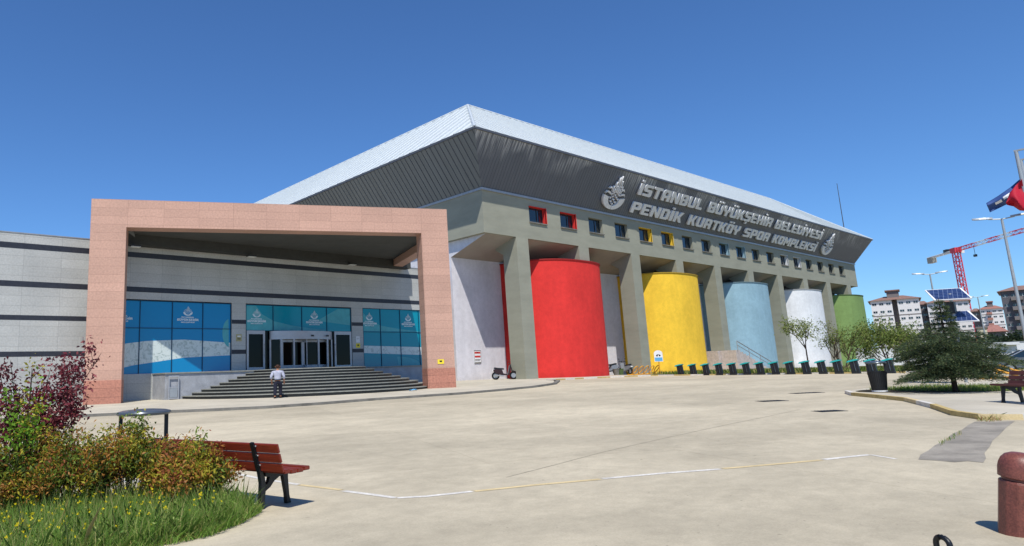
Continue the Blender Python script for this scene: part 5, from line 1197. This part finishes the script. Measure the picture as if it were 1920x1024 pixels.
tree('young_tree', 'many stemmed spreading young tree in front of the green bay', 'tree', place(1584, 694, 70), hgt(1575, 600, 70)*1.0, 5, TR, 2000, .14, 6, .1, 4, .42, .15, grp, 'bark', .09, upb=.25, tilt=1.15)
tree('young_tree', 'dense young tree with full green crown below the white apartments', 'tree', place(1668, 694, 72), hgt(1664, 596, 72)*1.02, 9, TR, 6000, .17, 5, .2, 4, .6, .4, grp, 'bark', .09, upb=.2, tilt=.9)
tree('young_tree', 'low dense green tree between the full crown and the spruce', 'tree', place(1712, 692, 76), hgt(1706, 612, 76)*1.0, 14, TR, 5200, .15, 4, .2, 4, .55, .32, grp, 'bark', .08, upb=.2, tilt=.7)
for i, (x, D, yt, sd, lb) in enumerate(((1866, 150, 636, 21, 'dark tree in front of the low red roofed house'), (1896, 140, 640, 22, 'dark tree below the dark grey block'), (1815, 150, 638, 24, 'dark green tree at the foot of the crane'), (1918, 135, 632, 25, 'dark tree behind the lamp post at the right edge'))):
    tree('dark_tree', lb, 'tree', place(x, 660, D), hgt(x, yt, D), sd, [L['dk_a'], L['dk_b']], 4500, .55, 1, .2, 3, .7, .7, 'dark trees beyond the car park', 'barkd', .16)

def spruce(label, base, h, rad, seed):
    rg = np.random.default_rng(seed); t = thing('spruce_tree', label, 'tree', base); b = MB(); tk = MB()
    tk.tube([(0, 0, -.05), (.01, 0, h*.4), (-.02, .02, h*.75), (.0, 0, h)], [.085, .06, .03, .008], 10); tk.build('trunk', M['barkd'], t, smooth=True, recalc=False)
    C, D_ = [], []; z = .55
    while z < h*.97:
        f_ = z/h; R0 = rad*float(np.interp(f_, [0, .14, .2, .3, .4, .5, .56, .62, .68, .76, .9, 1], [.7, .85, 1.05, 1.08, 1.0, .9, .8, .66, .34, .2, .11, .04]))
        nb = 9 if f_ < .52 else 4
        for k in range(nb):
            a = 2*math.pi*(k+rg.random()*.9)/nb; L_ = R0*(.55+.6*rg.random()); rise = .14+.1*f_
            pts = []; m = 6
            for i in range(m+1):
                s_ = i/m; pts.append((math.cos(a)*L_*s_, math.sin(a)*L_*s_, z+L_*(rise*s_-.26*s_*s_)+rg.normal()*.01))
            b.tube(pts, [.018*(1-.8*i/m)+.003 for i in range(m+1)], 4, cap=False)
            P_ = np.array(pts); nl = int(290*L_+8)
            s_ = rg.random(nl)**.7; side = np.array([-math.sin(a), math.cos(a), 0]); c0 = np.stack([np.interp(s_, np.linspace(0, 1, m+1), P_[:, j]) for j in range(3)], 1)
            off = rg.normal(size=nl)*(.08+.14*(1-np.abs(s_-.6)))*min(1, L_); c1 = c0+side*off[:, None]; c1[:, 2] += rg.normal(size=nl)*.035-np.abs(off)*.22
            for rep in range(2):
                dr = side*np.sign(off)[:, None]*.6+np.array([math.cos(a), math.sin(a), -.1])*.7+rg.normal(size=(nl, 3))*.38
                C.append(c1+rg.normal(size=(nl, 3))*.02); D_.append(dr/np.linalg.norm(dr, axis=1)[:, None])
        z += .165+.02*f_
    b.build('branch', M['barkd'], t, recalc=False, kind='stuff')
    C = np.concatenate(C); D_ = np.concatenate(D_); leaves('crown', C, D_, .08, [L['spr_a'], L['spr_b'], L['spr_c']], t, aspect=.22, seed=seed, probs=[.4, .4, .2]); return t
p = G(1792, 735, .1); spruce('dark green spruce with a wide low crown on the kerbed island', tuple(p), AT(1772, 564, 31.7)[2]-p[2], 1.62, 4)

# bed at the lower left: soil, grass, flowers, shrubs
bed = [(3.95, 7.54), (3.84, 7.38), (3.52, 7.14), (3.1, 6.9), (2.63, 6.84), (1.9, 6.78), (1.0, 6.55), (-2.5, 6.2), (-4.5, 9), (-1, 12.0), (1.9, 11.0), (3.3, 9.6), (3.75, 8.4)]
sheet('bed_soil', [(1.6+(x-1.6)*.955, 8.4+(y-8.4)*.94) for x, y in bed], M['soil'], .012, cut=False)
def inpoly(P_, poly):
    x, y = P_[:, 0], P_[:, 1]; c = np.zeros(len(P_), bool); j = len(poly)-1
    for i in range(len(poly)):
        xi, yi = poly[i]; xj, yj = poly[j]; c ^= ((yi > y) != (yj > y)) & (x < (xj-xi)*(y-yi)/(yj-yi+1e-12)+xi); j = i
    return c
def gzv(x, y): return GS*(x*math.cos(YAW)+y*math.sin(YAW))-.0135*np.maximum(0, x-44)
def blades(name, poly, n, hmin, hmax, wd, mats, probs, seed, off=.01, clump=0, kind='stuff', bend=.5):
    rg = np.random.default_rng(seed); P_ = np.array(poly); lo, hi = P_.min(0), P_.max(0); out = np.zeros((0, 2))
    cl = lo+(hi-lo)*rg.random((max(clump, 1), 2))
    while len(out) < n:
        q = lo+(hi-lo)*rg.random((n*3, 2))
        if clump: q = np.where(rg.random((len(q), 1)) < .6, cl[rg.integers(0, clump, len(q))]+rg.normal(size=(len(q), 2))*.12, q)
        out = np.concatenate([out, q[inpoly(q, poly)]])
    out = out[:n]; z = gzv(out[:, 0], out[:, 1])+off; h_ = (hmin+(hmax-hmin)*rg.random(n)**1.6); a = rg.random(n)*2*math.pi; b_ = rg.random(n)*2*math.pi; bn = bend*h_*(.3+rg.random(n))
    sx, sy = np.cos(a)*wd/2, np.sin(a)*wd/2; dx, dy = np.cos(b_)*bn, np.sin(b_)*bn
    base = np.stack([out[:, 0], out[:, 1], z], 1); s3 = np.stack([sx, sy, 0*sx], 1); mid = base+np.stack([dx*.3, dy*.3, h_*.55], 1); tip = base+np.stack([dx, dy, h_], 1)
    V = np.stack([base-s3, base+s3, mid+s3*.8, tip, mid-s3*.8], 1).reshape(-1, 3)
    me = bpy.data.meshes.new(name); me.vertices.add(5*n); me.vertices.foreach_set('co', V.ravel()); me.loops.add(5*n); me.loops.foreach_set('vertex_index', np.arange(5*n)); me.polygons.add(n)
    me.polygons.foreach_set('loop_start', np.arange(0, 5*n, 5)); me.polygons.foreach_set('loop_total', np.full(n, 5))
    for m_ in mats: me.materials.append(m_)
    me.polygons.foreach_set('material_index', rg.choice(len(mats), n, p=probs)); me.update(calc_edges=True)
    o = bpy.data.objects.new(name, me); COL.objects.link(o); o['kind'] = kind; return o
gr = [L['gr_a'], L['gr_b'], L['gr_c'], L['gr_dry']]
bed2 = [(3.93, 7.56), (3.82, 7.4), (3.5, 7.16), (3.08, 6.92), (2.62, 6.86), (1.9, 6.8), (1.0, 6.6), (-.5, 7.4), (.2, 9.6), (2.2, 9.6), (3.4, 8.9), (3.8, 8.2)]
o = blades('tall_grass', bed2, 95000, .05, .30, .005, gr, [.42, .32, .18, .08], 3, bend=.8, clump=1500); tag(o, 'rough green grass along the front of the shrub bed', 'grass')
edge = [(4.12, 7.75), (3.97, 7.46), (3.5, 7.08), (3.08, 6.83), (2.6, 6.78), (1.9, 6.7), (1.9, 6.9), (2.62, 6.98), (3.05, 7.05), (3.4, 7.25), (3.8, 7.6)]
o = blades('edge_grass', edge, 2600, .03, .14, .008, gr, [.4, .3, .2, .1], 23, bend=1.2, clump=60); tag(o, 'loose grass tufts straggling over the edge of the plaza', 'grass')
o = blades('tufted_grass', bed2, 8000, .16, .5, .006, [L['gr_dry'], L['gr_c'], L['gr_a'], L['gr_b']], [.15, .25, .35, .25], 13, bend=.35, clump=500); tag(o, 'taller uneven grass tufts among the shorter green grass', 'grass')
rg = np.random.default_rng(18); q = np.array([[.3, 6.2]])+rg.random((60000, 2))*np.array([3.8, 3.3]); q = q[inpoly(q, bed2)][:16000]
fc = np.stack([q[:, 0], q[:, 1], gzv(q[:, 0], q[:, 1])+.015+.22*rg.random(len(q))**1.3], 1)
o = leaves('low_weeds', fc, None, .034, [L['gr_b'], L['nan_d'], L['gr_a'], L['gr_c']], None, up=.4, aspect=.42, seed=15); o['kind'] = 'stuff'; tag(o, 'small leaved weeds filling in between the green grass', 'weeds')
rg = np.random.default_rng(8); n = 330; q = np.array([[.3, 6.2]])+rg.random((n*6, 2))*np.array([3.0, 3.0]); q = q[inpoly(q, bed2)][:n]
fc = np.stack([q[:, 0], q[:, 1], gzv(q[:, 0], q[:, 1])+.18+.2*rg.random(len(q))], 1); fc = np.repeat(fc, 6, 0)+rg.normal(size=(len(fc)*6, 3))*.004
o = leaves('yellow_flowers', fc, None, .017, [L['fl_y']], None, up=1.2, aspect=.8, seed=5); o['kind'] = 'stuff'; tag(o, 'small yellow wildflowers scattered through the grass', 'flowers')

def shrub(label, c, rx, ry, h, seed, mats, probs, n, lsize, group, arms=(), name='shrub', low=.12, shell=.75, aspect=.36, stemcol='barkd', nst=60, cat='shrub', kinkc=None):
    rg = np.random.default_rng(seed); z0_ = gz(c[0], c[1]); t = thing(name, label, cat, (c[0], c[1], z0_), 0, group)
    b = MB(); tips = []
    for k in range(nst):
        a = rg.random()*2*math.pi; rr = math.sqrt(rg.random()); ex_, ey_ = rx*rr*math.cos(a), ry*rr*math.sin(a); hz_ = h*(1-.45*rr**2)*(.72+.38*rg.random())
        s_ = np.array([ex_*.25, ey_*.25, 0.]); m_ = np.array([ex_*.7, ey_*.7, hz_*.55]); e_ = np.array([ex_, ey_, hz_])+rg.normal(size=3)*.03
        b.tube([tuple(s_), tuple(m_), tuple(e_)], [.008, .006, .003], 4, cap=False); tips.append((m_, e_))
    for (ax_, ay_, az_) in arms:
        e_ = np.array([ax_-c[0], ay_-c[1], az_-z0_]); m_ = e_*np.array([.35, .35, .5]); b.tube([(0, 0, .1), tuple(m_), tuple(e_)], [.014, .010, .003], 4, cap=False)
        for q in range(7): f1 = .5+.07*q; p1 = m_+(e_-m_)*(f1-.5)*2; p2 = p1+rg.normal(size=3)*.11+np.array([0, 0, .05]); b.tube([tuple(p1), tuple(p2)], [.005, .002], 4, cap=False); tips.append((p1, p2)); tips.append((p1*.8+p2*.2, p2+(p2-p1)*.3))
    b.build('stem', M[stemcol], t, recalc=False, kind='stuff')
    T = np.array([[m_, e_] for m_, e_ in tips]); i = rg.integers(0, len(T), n); s_ = (rg.random(n)**.6)[:, None]*1.12
    C = T[i, 0]*(1-s_)+T[i, 1]*s_; C += rg.normal(size=(n, 3))*np.array([.07, .07, .055]); C[:, 2] = np.maximum(C[:, 2], .03)
    # colour by twig so the tones clump
    tone = rg.choice(len(mats), len(T), p=probs); me_o = leaves('foliage', C, None, lsize, mats, t, up=.5, aspect=aspect, seed=seed, droop=.15)
    mi = np.where(rg.random(n) < .7, tone[i], rg.choice(len(mats), n, p=probs)); me_o.data.polygons.foreach_set('material_index', mi.astype(np.int32)); return t
NM = [L['nan_y'], L['nan_g'], L['nan_o'], L['nan_r'], L['nan_d']]; g_ = 'orange and green hedge shrubs'
ncent = [((1.36, 9.3), .62, .5, .80, 'hedge shrub with olive leaves at the left edge under the purple shrub', [.2, .3, .2, .1, .2]),
         ((2.12, 9.1), .62, .5, .92, 'hedge shrub with orange brown tips, second from the left edge', [.2, .2, .3, .15, .15]),
         ((2.78, 8.78), .6, .48, 1.06, 'tallest hedge shrub with yellow green and orange leaves before the bin', [.3, .2, .25, .1, .15]),
         ((3.42, 8.3), .6, .46, .84, 'bushy orange hedge shrub covering the left end of the bench', [.22, .18, .33, .15, .12])]
for i, (c, rx, ry, h, lb, pb_) in enumerate(ncent): shrub(lb, c, rx, ry, h, 30+i, NM, pb_, 11000, .055, g_)
p = AT(62, 700, 9.9); shrub('tall purple leaved shrub with spreading branches at the left edge', (p[0]-.05, p[1]), .62, .6, AT(100, 735, 9.9)[2]-.05, 50, [L['pur_a'], L['pur_b'], L['pur_c']], [.4, .4, .2], 6500, .055, None, [tuple(AT(x_, y_, d_)) for x_, y_, d_ in ((190, 662, 9.7), (165, 655, 9.9), (150, 690, 9.6), (165, 752, 9.6), (128, 700, 10), (20, 676, 9.8), (0, 700, 9.6), (95, 690, 10.1), (60, 690, 10))], 'purple_shrub', nst=50, aspect=.5)
p = AT(40, 720, 9.3); shrub('bright lime green sapling growing through the purple shrub', (p[0], p[1]), .22, .22, AT(70, 680, 9.5)[2]-.1, 51, [L['lime'], L['nan_y']], [.75, .25], 800, .055, None, (), 'green_sapling', nst=9, aspect=.5)
# turf behind the docks, grass round the spruce, weeds at the kerb
o = blades('verge_grass', [(63.0, 37), (62.6, 30), (61.7, 13.6), (61.2, 6), (70, 2), (76, 30), (70, 36)], 26000, .1, .42, .05, [L['nan_d'], L['gr_b'], L['gr_dry'], L['nan_g']], [.35, .25, .2, .2], 6, off=.12); tag(o, 'rough grass on the verge behind the bike docks', 'grass')
o = blades('island_grass', [(30.2, 8.9), (29.4, 7.6), (29.2, 5.4), (30.2, 3.6), (32.2, 3.4), (33.4, 5.4), (32.6, 7.6)], 5200, .04, .16, .014, gr, [.3, .3, .25, .15], 7, off=.115); tag(o, 'short grass round the foot of the spruce', 'grass')
kw = gp((1828, 790), (1846, 784), (1868, 783), (1880, 790), (1850, 793)); o = blades('kerb_weeds', kw, 240, .03, .16, .007, [L['gr_dry'], L['gr_b'], L['nan_r']], [.4, .2, .4], 9, bend=1.4); tag(o, 'dry weeds along the yellow kerb beside the asphalt patch', 'weeds')
kw = gp((1760, 833), (1800, 812), (1806, 815), (1764, 838)); o = blades('joint_weeds', kw, 60, .02, .08, .01, [L['gr_dry'], L['gr_b']], [.4, .6], 10); tag(o, 'small weeds in the joint along the asphalt patch', 'weeds')
